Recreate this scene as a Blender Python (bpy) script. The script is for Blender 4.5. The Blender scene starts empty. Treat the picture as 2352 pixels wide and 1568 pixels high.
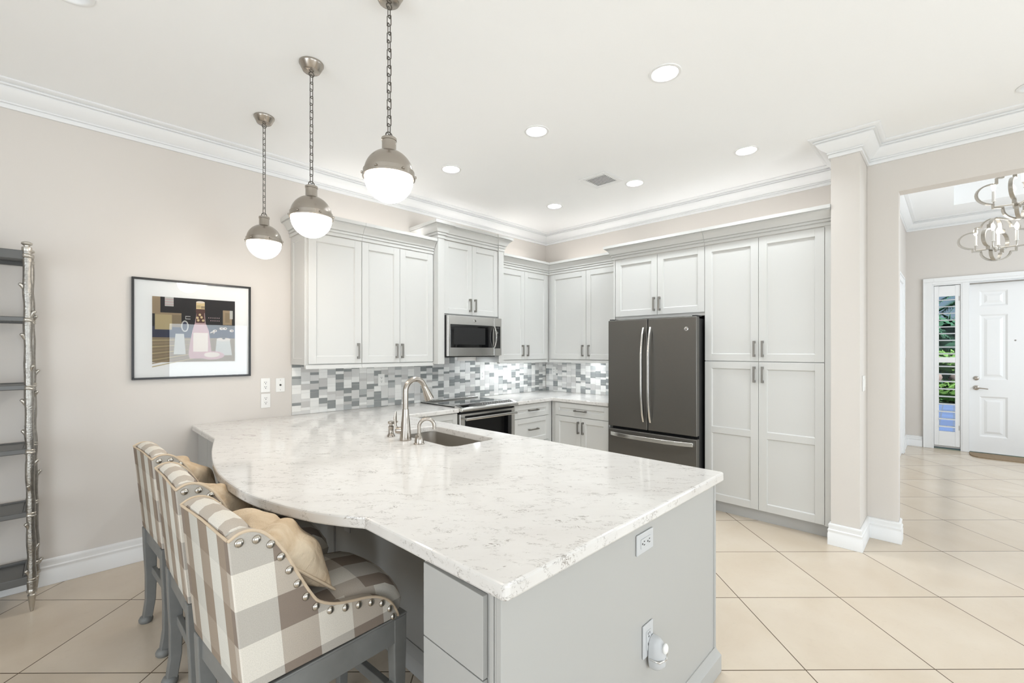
import bpy, bmesh, math, random
from mathutils import Vector, Matrix
random.seed(7)
SC = bpy.context.scene
COL = SC.collection
PI = math.pi

# ------------------------------------------------------------------ camera, sky, sun, exposure
CAMH = 1.4775
YAW = 44.73
cam = bpy.data.cameras.new('camera')
cam.sensor_fit = 'HORIZONTAL'; cam.sensor_width = 36.0
cam.lens = 1024.5 / 2352 * 36.0
cam.shift_y = 19.7 / 2352
cam.clip_start = 0.05; cam.clip_end = 200
camo = bpy.data.objects.new('camera', cam); COL.objects.link(camo)
camo.location = (0, 0, CAMH)
camo.rotation_euler = (PI / 2, 0, math.radians(YAW - 90))
SC.camera = camo

w = bpy.data.worlds.new('world'); SC.world = w; w.use_nodes = True
wn = w.node_tree.nodes; wl = w.node_tree.links
wbg = wn['Background']
sky = wn.new('ShaderNodeTexSky'); sky.sky_type = 'HOSEK_WILKIE'; sky.turbidity = 2.6
sky.sun_direction = (-0.42, -0.58, 0.70)
wl.new(sky.outputs[0], wbg.inputs[0]); wbg.inputs[1].default_value = 2.2

def light(name, kind, loc, power, color=(1, 1, 1), target=None, **kw):
    l = bpy.data.lights.new(name, kind); l.energy = power; l.color = color
    for k, v in kw.items(): setattr(l, k, v)
    o = bpy.data.objects.new(name, l); COL.objects.link(o); o.location = loc
    if target is not None:
        o.rotation_euler = (Vector(target) - Vector(loc)).to_track_quat('-Z', 'Y').to_euler()
    return o

WARM = (1.0, 0.975, 0.95); NEUT = (0.88, 0.945, 1.0); DAY = (0.84, 0.92, 1.0)
sun = light('sun', 'SUN', (0, 0, 12), 46.0, (0.84, 0.92, 1.0), target=(4.2, 5.8, 5.0), angle=0.02)
# daylight of the sliding doors and window behind the camera (placed just inside their panes)
light('daylight_slider', 'AREA', (2.275, -3.42, 1.05), 90, (.84, .93, 1.0), target=(2.275, 0, 1.05), shape='RECTANGLE', size=1.42, size_y=1.95)
light('daylight_window', 'AREA', (-0.9, -3.42, 1.25), 85, DAY, target=(-0.9, 0, 1.25), shape='RECTANGLE', size=2.6, size_y=1.9)
light('side_fill', 'AREA', (-3.1, 0.4, 1.35), 92, DAY, target=(0, 0.4, 1.35), shape='RECTANGLE', size=2.4, size_y=1.9)  # added fill lamp brightening the left of the room
DOWN_W, CHAND_W = 13.5, 1.5

VS = SC.view_settings
VS.view_transform = 'Standard'; VS.look = 'None'; VS.gamma = 1.0; VS.use_curve_mapping = False
VS.exposure = -0.30

# ------------------------------------------------------------------ materials
def lin(c):
    return tuple(((x / 255) / 12.92 if x / 255 <= 0.04045 else ((x / 255 + 0.055) / 1.055) ** 2.4) for x in c) + (1,)

def mat(name, rgb, rough=0.5, metal=0.0, spec=0.5, bump=0.0, bscale=200, var=0.0, vscale=6, emit=None, estr=0, coat=0, aniso=0, trans=0):
    m = bpy.data.materials.new(name); m.use_nodes = True
    nt = m.node_tree; b = nt.nodes['Principled BSDF']
    b.inputs['Base Color'].default_value = lin(rgb); b.inputs['Roughness'].default_value = rough
    b.inputs['Metallic'].default_value = metal; b.inputs['Specular IOR Level'].default_value = spec
    b.inputs['Coat Weight'].default_value = coat; b.inputs['Anisotropic'].default_value = aniso
    b.inputs['Transmission Weight'].default_value = trans
    if emit: b.inputs['Emission Color'].default_value = lin(emit); b.inputs['Emission Strength'].default_value = estr
    if bump or var:
        tc = nt.nodes.new('ShaderNodeTexCoord'); n = nt.nodes.new('ShaderNodeTexNoise')
        nt.links.new(tc.outputs['Object'], n.inputs['Vector'])
        n.inputs['Scale'].default_value = bscale if bump else vscale; n.inputs['Detail'].default_value = 4
        if bump:
            bp = nt.nodes.new('ShaderNodeBump'); bp.inputs['Strength'].default_value = bump; bp.inputs['Distance'].default_value = 0.002
            nt.links.new(n.outputs[0], bp.inputs['Height']); nt.links.new(bp.outputs[0], b.inputs['Normal'])
        if var:
            n2 = nt.nodes.new('ShaderNodeTexNoise'); n2.inputs['Scale'].default_value = vscale; n2.inputs['Detail'].default_value = 5
            nt.links.new(tc.outputs['Object'], n2.inputs['Vector'])
            mx = nt.nodes.new('ShaderNodeMix'); mx.data_type = 'RGBA'
            c = lin(rgb); mx.inputs[6].default_value = tuple(x * (1 - var) for x in c[:3]) + (1,); mx.inputs[7].default_value = tuple(min(1, x * (1 + var)) for x in c[:3]) + (1,)
            nt.links.new(n2.outputs[0], mx.inputs[0]); nt.links.new(mx.outputs[2], b.inputs['Base Color'])
    return m

def m_glass_(name, ior):
    m = bpy.data.materials.new(name); m.use_nodes = True; nt = m.node_tree
    nt.nodes.remove(nt.nodes['Principled BSDF']); out = nt.nodes['Material Output']
    fr = nt.nodes.new('ShaderNodeFresnel'); fr.inputs[0].default_value = ior
    t = nt.nodes.new('ShaderNodeBsdfTransparent'); gl = nt.nodes.new('ShaderNodeBsdfGlossy'); gl.inputs['Roughness'].default_value = 0.0
    mx = nt.nodes.new('ShaderNodeMixShader')
    nt.links.new(fr.outputs[0], mx.inputs[0]); nt.links.new(t.outputs[0], mx.inputs[1]); nt.links.new(gl.outputs[0], mx.inputs[2]); nt.links.new(mx.outputs[0], out.inputs[0])
    return m

class N:
    """tiny node-graph helper"""
    def __init__(s, name):
        s.m = bpy.data.materials.new(name); s.m.use_nodes = True; s.nt = s.m.node_tree; s.b = s.nt.nodes['Principled BSDF']
    def new(s, t, **kw):
        n = s.nt.nodes.new(t)
        for k, v in kw.items(): setattr(n, k, v)
        return n
    def link(s, a, b): s.nt.links.new(a, b)
    def put(s, sock, v):
        if isinstance(v, (int, float, tuple, list)): sock.default_value = v
        else: s.link(v, sock)
    def math(s, op, a, b=0.0, c=0.0):
        n = s.new('ShaderNodeMath', operation=op); s.put(n.inputs[0], a); s.put(n.inputs[1], b)
        if op in ('SMOOTH_MIN', 'MULTIPLY_ADD', 'COMPARE'): s.put(n.inputs[2], c)
        return n.outputs[0]
    def rng(s, v, a, b, c=0.0, d=1.0, smooth=False):
        n = s.new('ShaderNodeMapRange'); n.interpolation_type = 'SMOOTHSTEP' if smooth else 'LINEAR'
        s.put(n.inputs[0], v)
        for i, x in zip((1, 2, 3, 4), (a, b, c, d)): n.inputs[i].default_value = x
        return n.outputs[0]
    def mix(s, f, a, b, mode='MIX'):
        n = s.new('ShaderNodeMix', data_type='RGBA', blend_type=mode); s.put(n.inputs[0], f); s.put(n.inputs[6], a); s.put(n.inputs[7], b)
        return n.outputs[2]
    def noise(s, v, scale, detail=4, rough=0.5, dist=0.0):
        n = s.new('ShaderNodeTexNoise'); s.put(n.inputs['Vector'], v)
        n.inputs['Scale'].default_value = scale; n.inputs['Detail'].default_value = detail; n.inputs['Roughness'].default_value = rough; n.inputs['Distortion'].default_value = dist
        return n.outputs[0]
    def mapping(s, v, loc=(0, 0, 0), rot=(0, 0, 0), scale=(1, 1, 1)):
        n = s.new('ShaderNodeMapping'); s.put(n.inputs[0], v); n.inputs[1].default_value = loc; n.inputs[2].default_value = rot; n.inputs[3].default_value = scale
        return n.outputs[0]
    def bump(s, h, strength, dist):
        n = s.new('ShaderNodeBump'); s.put(n.inputs['Height'], h); n.inputs['Strength'].default_value = strength; n.inputs['Distance'].default_value = dist
        s.link(n.outputs[0], s.b.inputs['Normal'])

M = {}
M['wall'] = mat('wall_paint', (215, 209, 202), 0.75, bump=0.06, bscale=260)
M['ceil'] = mat('ceiling_paint', (250, 250, 249), 0.85, bump=0.04, bscale=200)
M['trim'] = mat('trim_paint', (237, 237, 236), 0.4)
M['cab'] = mat('cabinet_paint', (208, 207, 203), 0.38)
M['isle'] = mat('peninsula_paint', (178, 177, 173), 0.42)
M['nickel'] = mat('brushed_nickel', (172, 165, 156), 0.26, 1.0)
M['nickel_dark'] = mat('dark_nickel', (150, 147, 142), 0.35, 1.0)
M['chain'] = mat('chain_metal', (104, 100, 94), 0.35, 1.0)
M['steel'] = mat('stainless_steel', (222, 221, 218), 0.24, 1.0)
M['sink'] = mat('sink_steel', (196, 191, 184), 0.36, 1.0)
M['slate'] = mat('slate_finish', (100, 97, 92), 0.36, 0.6, bump=0.03, bscale=900)
M['dark'] = mat('black_plastic', (22, 22, 23), 0.45)
M['gap'] = mat('dark_gap', (10, 10, 10), 0.8)
M['bglass'] = mat('black_glass', (14, 14, 15), 0.05, coat=0.6)
M['grayglass'] = mat('smoked_window', (62, 62, 62), 0.12)
M['plate'] = mat('white_plastic', (238, 237, 233), 0.35)
M['greyplast'] = mat('grey_plastic', (196, 197, 197), 0.35)
M['slot'] = mat('slot_black', (50, 48, 46), 0.6)
M['toe'] = mat('toe_kick', (196, 196, 194), 0.5)
M['globe'] = mat('opal_glass', (250, 246, 240), 0.25, emit=(255, 243, 230), estr=30)
M['lens'] = mat('lamp_lens', (255, 255, 255), 0.4, emit=(255, 250, 242), estr=9)
M['bulb'] = mat('candle_bulb', (255, 255, 255), 0.3, emit=(255, 244, 226), estr=9)
M['canwhite'] = mat('can_white', (240, 240, 238), 0.5)
M['cangrey'] = mat('can_grey', (150, 149, 146), 0.5)
M['silver'] = mat('aged_silver', (190, 186, 178), 0.3, 0.9, bump=0.5, bscale=60)
M['bark'] = mat('silver_bark', (160, 157, 151), 0.3, 0.95, bump=1.0, bscale=110, var=0.35, vscale=60)
M['shelf'] = mat('dark_shelf', (94, 94, 92), 0.35, 0.3)
M['stoolwood'] = mat('grey_painted_wood', (124, 124, 121), 0.5, var=0.18, vscale=14)
M['nail'] = mat('nailhead', (188, 183, 174), 0.22, 1.0)
M['black'] = mat('frame_black', (24, 22, 21), 0.3)
M['picglass'] = m_glass_('picture_glass', 1.55)
M['mat'] = mat('mount_board', (252, 252, 250), 0.7)
M['mat_coir'] = mat('coir', (150, 130, 105), 0.95, bump=1.0, bscale=300, var=0.25, vscale=40)
M['outgreen'] = mat('hedge_leaf', (56, 78, 34), 0.8, spec=0.1, var=0.5, vscale=9)
M['palmgreen'] = mat('palm_leaf', (30, 54, 38), 0.8, spec=0.1, var=0.35, vscale=5)
M['rock'] = mat('rock', (60, 46, 38), 0.9, var=0.4, vscale=6)
M['trunk'] = mat('trunk', (92, 70, 54), 0.9, var=0.3)
M['ext'] = mat('stucco', (226, 218, 204), 0.9)

def m_floor():
    g = N('travertine_tile'); geo = g.new('ShaderNodeNewGeometry'); p = geo.outputs['Position']
    s = 0.6023; t = math.radians(45.0675); ao, bo = 2.0532, 1.3691
    def ax(d, off):
        n = g.new('ShaderNodeVectorMath', operation='DOT_PRODUCT'); g.link(p, n.inputs[0]); n.inputs[1].default_value = d
        return g.math('MULTIPLY', g.math('SUBTRACT', n.outputs['Value'], off), 1 / s)
    a = ax((math.cos(t), math.sin(t), 0), ao); b = ax((math.sin(t), -math.cos(t), 0), bo)
    def edge(v):
        f = g.math('FRACT', v); return g.math('MINIMUM', f, g.math('SUBTRACT', 1.0, f))
    e = g.math('MINIMUM', edge(a), edge(b))
    grout = g.rng(e, 0.0022 / s, 0.0032 / s, 1, 0)
    cb = g.new('ShaderNodeCombineXYZ'); g.link(g.math('FLOOR', a), cb.inputs[0]); g.link(g.math('FLOOR', b), cb.inputs[1])
    wn_ = g.new('ShaderNodeTexWhiteNoise'); g.link(cb.outputs[0], wn_.inputs['Vector'])
    off = g.new('ShaderNodeVectorMath', operation='MULTIPLY_ADD'); g.link(wn_.outputs['Color'], off.inputs[0]); off.inputs[1].default_value = (9, 9, 9); g.link(p, off.inputs[2])
    n1 = g.noise(off.outputs[0], 2.2, 6, 0.55, 0.3); n2 = g.noise(off.outputs[0], 38, 5, 0.65, 0.6)
    c = g.mix(g.rng(n1, 0.3, 0.7), lin((208, 192, 171)), lin((218, 205, 187)))
    c = g.mix(g.rng(n2, 0.56, 0.76, 0, 0.20), c, lin((186, 172, 152)))
    c = g.mix(g.math('MULTIPLY', wn_.outputs['Value'], 0.10), c, lin((190, 176, 156)))
    c = g.mix(grout, c, lin((96, 80, 62)))
    g.link(c, g.b.inputs['Base Color'])
    g.link(g.rng(n2, 0.3, 0.8, 0.19, 0.27), g.b.inputs['Roughness'])
    g.bump(g.math('SUBTRACT', 1.0, grout), 0.35, 0.001)
    return g.m
M['floor'] = m_floor()

def m_quartz():
    g = N('white_quartz'); geo = g.new('ShaderNodeNewGeometry')
    v = g.mapping(geo.outputs['Position'], rot=(0, 0, math.radians(45)), scale=(1.0, 1.0, 1.0))
    v = g.mapping(v, scale=(0.62, 1.25, 1.1))
    wrp = g.noise(v, 6.0, 4, 0.6, 0.0)
    def flecks(loc, sc, wid, brk, b0, cl, c0):
        u = g.mapping(v, loc=loc)
        line = g.rng(g.math('ABSOLUTE', g.math('SUBTRACT', g.noise(u, sc, 4, 0.6, 1.6), 0.5)), 0.0, wid, 1, 0)
        seg = g.rng(g.noise(u, brk, 3, 0.6, 0.6), b0, b0 + .07)
        clu = g.rng(g.noise(g.mapping(u, loc=(3, 1, 4)), cl, 3, 0.6, 0.4), c0, c0 + .10)
        return g.math('MULTIPLY', g.math('MULTIPLY', line, seg), clu)
    f = g.math('MAXIMUM', flecks((0, 0, 0), 26.0, .030, 20.0, .52, 8.0, .44), g.math('MULTIPLY', flecks((4, 8, 2), 46.0, .040, 30.0, .54, 10.0, .46), 0.8))
    base = g.mix(g.rng(wrp, 0.3, 0.7), lin((222, 219, 214)), lin((216, 212, 207)))
    c = g.mix(g.math('MULTIPLY', f, 0.8), base, lin((112, 100, 88)))
    g.link(c, g.b.inputs['Base Color']); g.b.inputs['Roughness'].default_value = 0.09
    return g.m
M['quartz'] = m_quartz()

def m_plaid(name, mixw=0.5, tan=(134, 110, 86), cream=(222, 215, 202)):
    """buffalo check woven from two sets of stripes, in the cloth's own metres (UV)"""
    g = N(name); uv = g.new('ShaderNodeUVMap'); uv.uv_map = 'UVMap'
    sx = g.new('ShaderNodeSeparateXYZ'); g.link(uv.outputs[0], sx.inputs[0])
    def stripes(v, period, cols):
        n = g.new('ShaderNodeValToRGB'); r = n.color_ramp; r.interpolation = 'CONSTANT'
        while len(r.elements) < len(cols): r.elements.new(0.5)
        for i, (p, c) in enumerate(cols): r.elements[i].position = p; r.elements[i].color = lin(c)
        g.link(g.math('FRACT', g.math('MULTIPLY', v, 1 / period)), n.inputs[0]); return n.outputs[0]
    grey = (146, 141, 137); pale = (230, 224, 213)
    warp = stripes(sx.outputs[0], 0.2, [(0, tan), (0.5, cream)])
    weft = stripes(sx.outputs[1], 0.172, [(0, grey), (0.5, pale)])
    c = g.mix(mixw, warp, weft)
    fine = g.noise(uv.outputs[0], 420, 3, 0.6)
    c = g.mix(g.rng(fine, 0.35, 0.7, 0, 0.22), c, lin((120, 108, 95)))
    g.link(c, g.b.inputs['Base Color']); g.b.inputs['Roughness'].default_value = 0.95; g.b.inputs['Specular IOR Level'].default_value = 0.15
    g.bump(fine, 0.25, 0.001); return g.m
M['plaid'] = m_plaid('plaid_linen'); M['stripe'] = m_plaid('striped_linen', 0.12, (150, 134, 117), (210, 207, 197))
M['pipe'] = mat('linen_piping', (206, 186, 160), 0.95, bump=0.4, bscale=500)

def m_pillow():
    g = N('tan_linen'); tc = g.new('ShaderNodeTexCoord'); v = tc.outputs['Object']
    n = g.noise(v, 5, 4, 0.6, 0.8); fine = g.noise(v, 380, 3, 0.6)
    c = g.mix(g.rng(n, 0.42, 0.6), lin((200, 176, 146)), lin((218, 200, 174)))
    g.link(c, g.b.inputs['Base Color']); g.b.inputs['Roughness'].default_value = 0.95; g.b.inputs['Specular IOR Level'].default_value = 0.15
    h = g.math('ADD', g.math('MULTIPLY', fine, 0.15), g.noise(g.mapping(v, scale=(1, 3, 3)), 9, 3, 0.55, 1.2))
    g.bump(h, 0.7, 0.012); return g.m
M['pillow'] = m_pillow()

M['glass'] = m_glass_('clear_glass', 1.5)

def m_paver():
    g = N('shade_blue_paver'); geo = g.new('ShaderNodeNewGeometry')
    b = g.new('ShaderNodeTexBrick'); g.link(geo.outputs['Position'], b.inputs['Vector'])
    b.inputs['Color1'].default_value = lin((38, 54, 80)); b.inputs['Color2'].default_value = lin((28, 42, 66)); b.inputs['Mortar'].default_value = lin((36, 42, 52))  # blue tones put the skylit shade into the grey pavers' colour
    b.inputs['Scale'].default_value = 1; b.inputs['Brick Width'].default_value = 0.42; b.inputs['Row Height'].default_value = 0.21; b.inputs['Mortar Size'].default_value = 0.012
    g.link(b.outputs[0], g.b.inputs['Base Color']); g.b.inputs['Roughness'].default_value = 0.85; return g.m
M['paver'] = m_paver()
for i, (nm, c, r) in enumerate([('tile_grout', (214, 212, 207), 0.8), ('tile_dark_glass', (146, 149, 148), 0.08), ('tile_grey_glass', (176, 178, 177), 0.08),
                                ('tile_white_marble', (238, 237, 233), 0.2), ('tile_pale_marble', (214, 213, 210), 0.2), ('tile_pearl', (200, 198, 195), 0.15)]):
    M['t%d' % i] = mat(nm, c, r, var=0.07 if 'marble' in nm else 0.0, vscale=14)

# ------------------------------------------------------------------ mesh builder
class MB:
    def __init__(s): s.v = []; s.f = []; s.mi = []; s.uv = None
    def add(s, vs, fs, mi=0):
        o = len(s.v); s.v += [tuple(v) for v in vs]; s.f += [tuple(i + o for i in f) for f in fs]; s.mi += [mi] * len(fs); return s
    def box(s, x0, x1, y0, y1, z0, z1, mi=0):
        x0, x1 = sorted((x0, x1)); y0, y1 = sorted((y0, y1)); z0, z1 = sorted((z0, z1))
        v = [(x0, y0, z0), (x1, y0, z0), (x1, y1, z0), (x0, y1, z0), (x0, y0, z1), (x1, y0, z1), (x1, y1, z1), (x0, y1, z1)]
        return s.add(v, [(0, 3, 2, 1), (4, 5, 6, 7), (0, 1, 5, 4), (1, 2, 6, 5), (2, 3, 7, 6), (3, 0, 4, 7)], mi)
    def ring(s, rings, closed=False, caps=True, mi=0):
        """skin a list of equal-length loops"""
        n = len(rings[0]); o = len(s.v); fs = []
        for r in rings: s.v += [tuple(p) for p in r]
        m = len(rings); last = m if closed else m - 1
        for i in range(last):
            a = o + i * n; b = o + ((i + 1) % m) * n
            for k in range(n): fs.append((a + k, a + (k + 1) % n, b + (k + 1) % n, b + k))
        if caps and not closed: fs.append(tuple(o + k for k in range(n))[::-1]); fs.append(tuple(o + (m - 1) * n + k for k in range(n)))
        s.f += fs; s.mi += [mi] * len(fs); return s
    def tube(s, path, r, seg=10, closed=False, caps=True, mi=0, flat=None):
        P = [Vector(p) for p in path]; n = len(P); rs = r if isinstance(r, (list, tuple)) else [r] * n
        T = []
        for i in range(n):
            a = P[(i - 1) % n] if (closed or i > 0) else P[i]; b = P[(i + 1) % n] if (closed or i < n - 1) else P[i]
            T.append((b - a).normalized())
        up = Vector((0, 0, 1)) if abs(T[0].z) < 0.9 else Vector((0, 1, 0))
        nrm = (up - T[0] * up.dot(T[0])).normalized(); rings = []
        for i in range(n):
            nrm = (nrm - T[i] * nrm.dot(T[i])).normalized(); bi = T[i].cross(nrm)
            f = flat or (1, 1)
            if seg == 4: ks = [(1, 1), (-1, 1), (-1, -1), (1, -1)]; rings.append([P[i] + nrm * (rs[i] * f[0] * a) + bi * (rs[i] * f[1] * b) for a, b in ks])
            else: rings.append([P[i] + nrm * (rs[i] * f[0] * math.cos(2 * PI * k / seg)) + bi * (rs[i] * f[1] * math.sin(2 * PI * k / seg)) for k in range(seg)])
        return s.ring(rings, closed, caps, mi)
    def lathe(s, prof, c=(0, 0, 0), seg=32, mi=0, axis='z', caps=True):
        rings = []
        for r, z in prof:
            ring = []
            for k in range(seg):
                a = 2 * PI * k / seg; x, y = max(r, 1e-5) * math.cos(a), max(r, 1e-5) * math.sin(a)
                if axis == 'z': q = (c[0] + x, c[1] + y, c[2] + z)
                elif axis == 'x': q = (c[0] + z, c[1] + x, c[2] + y)
                else: q = (c[0] + x, c[1] + z, c[2] + y)
                ring.append(q)
            rings.append(ring)
        return s.ring(rings, False, caps, mi)
    def prism(s, poly, fn, d0, d1, mi=0):
        """extrude a 2D outline; fn(a,b,d) -> world point"""
        n = len(poly); o = len(s.v)
        s.v += [tuple(fn(a, b, d0)) for a, b in poly] + [tuple(fn(a, b, d1)) for a, b in poly]
        fs = [tuple(o + k for k in range(n))[::-1], tuple(o + n + k for k in range(n))] + [(o + k, o + (k + 1) % n, o + n + (k + 1) % n, o + n + k) for k in range(n)]
        s.f += fs; s.mi += [mi] * len(fs); return s
    def sweep(s, prof, path, closed=False, mi=0, flip=False, pre=None, post=None):
        """mitred sweep: prof = (out, up) pairs; path = (x,y,z) polyline, 'out' is to the left of travel (right if flip)"""
        P = [Vector((p[0], p[1])) for p in path]; n = len(P); rings = []
        for i in range(n):
            a = P[i] - P[i - 1] if (closed or i > 0) else P[1] - P[0]
            b = P[(i + 1) % n] - P[i] if (closed or i < n - 1) else P[-1] - P[-2]
            if pre and i == 0: a = P[0] - Vector(pre)
            if post and i == n - 1: b = Vector(post) - P[-1]
            a.normalize(); b.normalize(); na = Vector((-a.y, a.x)); nb = Vector((-b.y, b.x))
            m = (na + nb); m = m / max(0.2, m.dot(na)); m = -m if flip else m
            rings.append([(P[i].x + m.x * o, P[i].y + m.y * o, path[i][2] + u) for o, u in prof])
        return s.ring(rings, closed, True, mi)
    def ball(s, c, r, seg=16, rng_=10, mi=0, sc=(1, 1, 1)):
        rings = []
        for i in range(rng_ + 1):
            t = PI * i / rng_; rr = max(1e-5, math.sin(t))
            rings.append([(c[0] + sc[0] * r * rr * math.cos(2 * PI * k / seg), c[1] + sc[1] * r * rr * math.sin(2 * PI * k / seg), c[2] - sc[2] * r * math.cos(t)) for k in range(seg)])
        return s.ring(rings, False, True, mi)
    def xf(s, mtx, start=0):
        for i in range(start, len(s.v)): s.v[i] = tuple(mtx @ Vector(s.v[i]))
        return s

def offset_of(p):
    v = Vector((0, 0, 0))
    while p is not None: v += p.location; p = p.parent
    return v

def build(name, mb, mats, parent=None, bevel=0.0, seg=2, smooth=None, local=False, fix=True, sub=0):
    me = bpy.data.meshes.new(name)
    off = Vector((0, 0, 0)) if (local or parent is None) else offset_of(parent)
    me.from_pydata([Vector(v) - off for v in mb.v], [], mb.f)
    mats = mats if isinstance(mats, (list, tuple)) else [mats]
    for k in mats: me.materials.append(M[k] if isinstance(k, str) else k)
    if len(mats) > 1: me.polygons.foreach_set('material_index', mb.mi)
    if fix:
        bm = bmesh.new(); bm.from_mesh(me); bmesh.ops.recalc_face_normals(bm, faces=bm.faces); bm.to_mesh(me); bm.free()
    if mb.uv:
        ul = me.uv_layers.new(name='UVMap')
        for p in me.polygons:
            for li in p.loop_indices:
                ul.data[li].uv = mb.uv(Vector(me.vertices[me.loops[li].vertex_index].co), p.normal)
    if smooth is not None:
        me.polygons.foreach_set('use_smooth', [True] * len(me.polygons)); me.set_sharp_from_angle(angle=math.radians(smooth))
    me.update()
    o = bpy.data.objects.new(name, me); COL.objects.link(o)
    if parent is not None: o.parent = parent
    if bevel:
        b = o.modifiers.new('bevel', 'BEVEL'); b.width = bevel; b.segments = seg; b.limit_method = 'ANGLE'; b.angle_limit = math.radians(40)
    if sub:
        b = o.modifiers.new('sub', 'SUBSURF'); b.levels = sub; b.render_levels = sub
    return o

def tag(o, label, cat, group=None, kind=None):
    if label: o['label'] = label
    if cat: o['category'] = cat
    if group: o['group'] = group
    if kind: o['kind'] = kind
    return o
def thing(name, label, cat, loc=(0, 0, 0), group=None, rotz=0.0):
    o = bpy.data.objects.new(name, None); COL.objects.link(o); o.location = loc; o.rotation_euler = (0, 0, rotz); o.empty_display_size = 0.1
    return tag(o, label, cat, group)
def struct(name, mb, m, label, cat, **kw):
    return tag(build(name, mb, m, **kw), label, cat, kind='structure')
def slab_fill(outer, holes, z, up=True):
    """triangulated flat face with holes"""
    bm = bmesh.new(); es = []
    for loop in [outer] + holes:
        vs = [bm.verts.new((x, y, z)) for x, y in loop]
        for i in range(len(vs)): es.append(bm.edges.new((vs[i], vs[(i + 1) % len(vs)])))
    r = bmesh.ops.triangle_fill(bm, edges=es, use_beauty=True, use_dissolve=False)
    bm.verts.index_update(); v = [tuple(q.co) for q in bm.verts]; f = [tuple(q.index for q in fc.verts) for fc in bm.faces]
    bm.free(); return v, f
def slab(mb, outer, holes, z0, z1):
    for z in (z0, z1):
        v, f = slab_fill(outer, holes, z); mb.add(v, f)
    for loop in [outer] + holes:
        n = len(loop); mb.add([(x, y, z0) for x, y in loop] + [(x, y, z1) for x, y in loop], [(k, (k + 1) % n, n + (k + 1) % n, n + k) for k in range(n)])
    return mb
def weld(o, d=1e-4):
    bm = bmesh.new(); bm.from_mesh(o.data); bmesh.ops.remove_doubles(bm, verts=bm.verts, dist=d); bmesh.ops.recalc_face_normals(bm, faces=bm.faces); bm.to_mesh(o.data); bm.free(); return o
def circle(cx, cy, r, n=32): return [(cx + r * math.cos(2 * PI * k / n), cy + r * math.sin(2 * PI * k / n)) for k in range(n)]
def rrect(x0, x1, y0, y1, r, n=6):
    o = []
    for cx, cy, a in ((x1 - r, y1 - r, 0), (x0 + r, y1 - r, 90), (x0 + r, y0 + r, 180), (x1 - r, y0 + r, 270)):
        for k in range(n + 1): t = math.radians(a + 90 * k / n); o.append((cx + r * math.cos(t), cy + r * math.sin(t)))
    return o

# ------------------------------------------------------------------ the room
CEIL = 3.075; YW = 4.06; XW = 4.77
XO = 4.50; WT = 0.13          # wall with the foyer opening
FX, FY, FC = 9.25, 0.53, 3.45   # foyer back wall, foyer side wall, foyer ceiling
XL, YB = -3.2, -3.5           # outer walls of the room behind the camera

DL = [(2.45, 1.185), (2.44, 2.165), (2.42, 3.155), (3.86, 1.182), (3.86, 2.170), (3.85, 3.150)]
DOFF = [(0.018, 2.80), (4.13, -0.36)]
struct('floor', MB().box(XL, FX + 0.15, YB, YW, -0.05, 0.0), 'floor', 'beige stone floor laid in large diagonal tiles', 'floor')
mb = MB(); holes = [circle(x, y, 0.073) for x, y in DL] + [circle(x, y, 0.073) for x, y in DOFF]
v, f = slab_fill([(XL, YB), (XO + WT, YB), (XO + WT, 0.58), (XW + 0.1, 0.58), (XW + 0.1, YW + 0.1), (XL, YW + 0.1)], holes, CEIL); mb.add(v, f)
struct('ceiling', mb, 'ceil', 'flat white ceiling with recessed lights over the kitchen', 'ceiling', fix=False)
struct('wall_left', MB().box(XL - 0.1, XW + 0.1, YW, YW + 0.1, 0, CEIL + 0.05), 'wall', 'long beige wall behind the range and framed picture', 'wall')
struct('wall_right', MB().box(XW, XW + 0.1, 0.585, YW, 0, CEIL + 0.05), 'wall', 'beige wall behind the refrigerator and pantry', 'wall')
struct('wall_stub', MB().box(4.12, XW + 0.1, 0.49, 0.665, 0, CEIL + 0.02), 'wall', 'narrow beige wall end beside the pantry cabinet', 'wall')
mb = MB()   # wall with the wide foyer opening
mb.box(XO, XO + WT, 0.30, 0.489, 0, CEIL + 0.05); mb.box(XO, XO + WT, -2.25, 0.30, 2.69, CEIL + 0.05); mb.box(XO, XO + WT, YB, -2.25, 0, CEIL + 0.05)
struct('wall_foyer_opening', mb, 'wall', 'beige wall with the wide cased opening to the foyer', 'wall')
mb = MB()   # wall behind the camera with slider and window openings
for x0, x1, z0, z1 in ((XL, -2.2, 0, 3.1), (-2.2, 0.4, 0, .3), (-2.2, .4, 2.2, 3.1), (.4, 1.5, 0, 3.1), (1.5, 3.05, 2.05, 3.1), (3.05, XO, 0, 3.1)):
    mb.box(x0, x1, YB - 0.1, YB, z0, z1)
struct('wall_rear', mb, 'wall', 'beige wall behind the viewer with sliding glass doors', 'wall')
mb = MB()
for y0, y1, z0, z1 in ((YB, -0.8, 0, 3.1), (-0.8, 1.6, 0, .4), (-0.8, 1.6, 2.3, 3.1), (1.6, YW, 0, 3.1)): mb.box(XL - 0.1, XL, y0, y1, z0, z1)
struct('wall_far_side', mb, 'wall', 'beige side wall of the living area with a window', 'wall')
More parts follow.
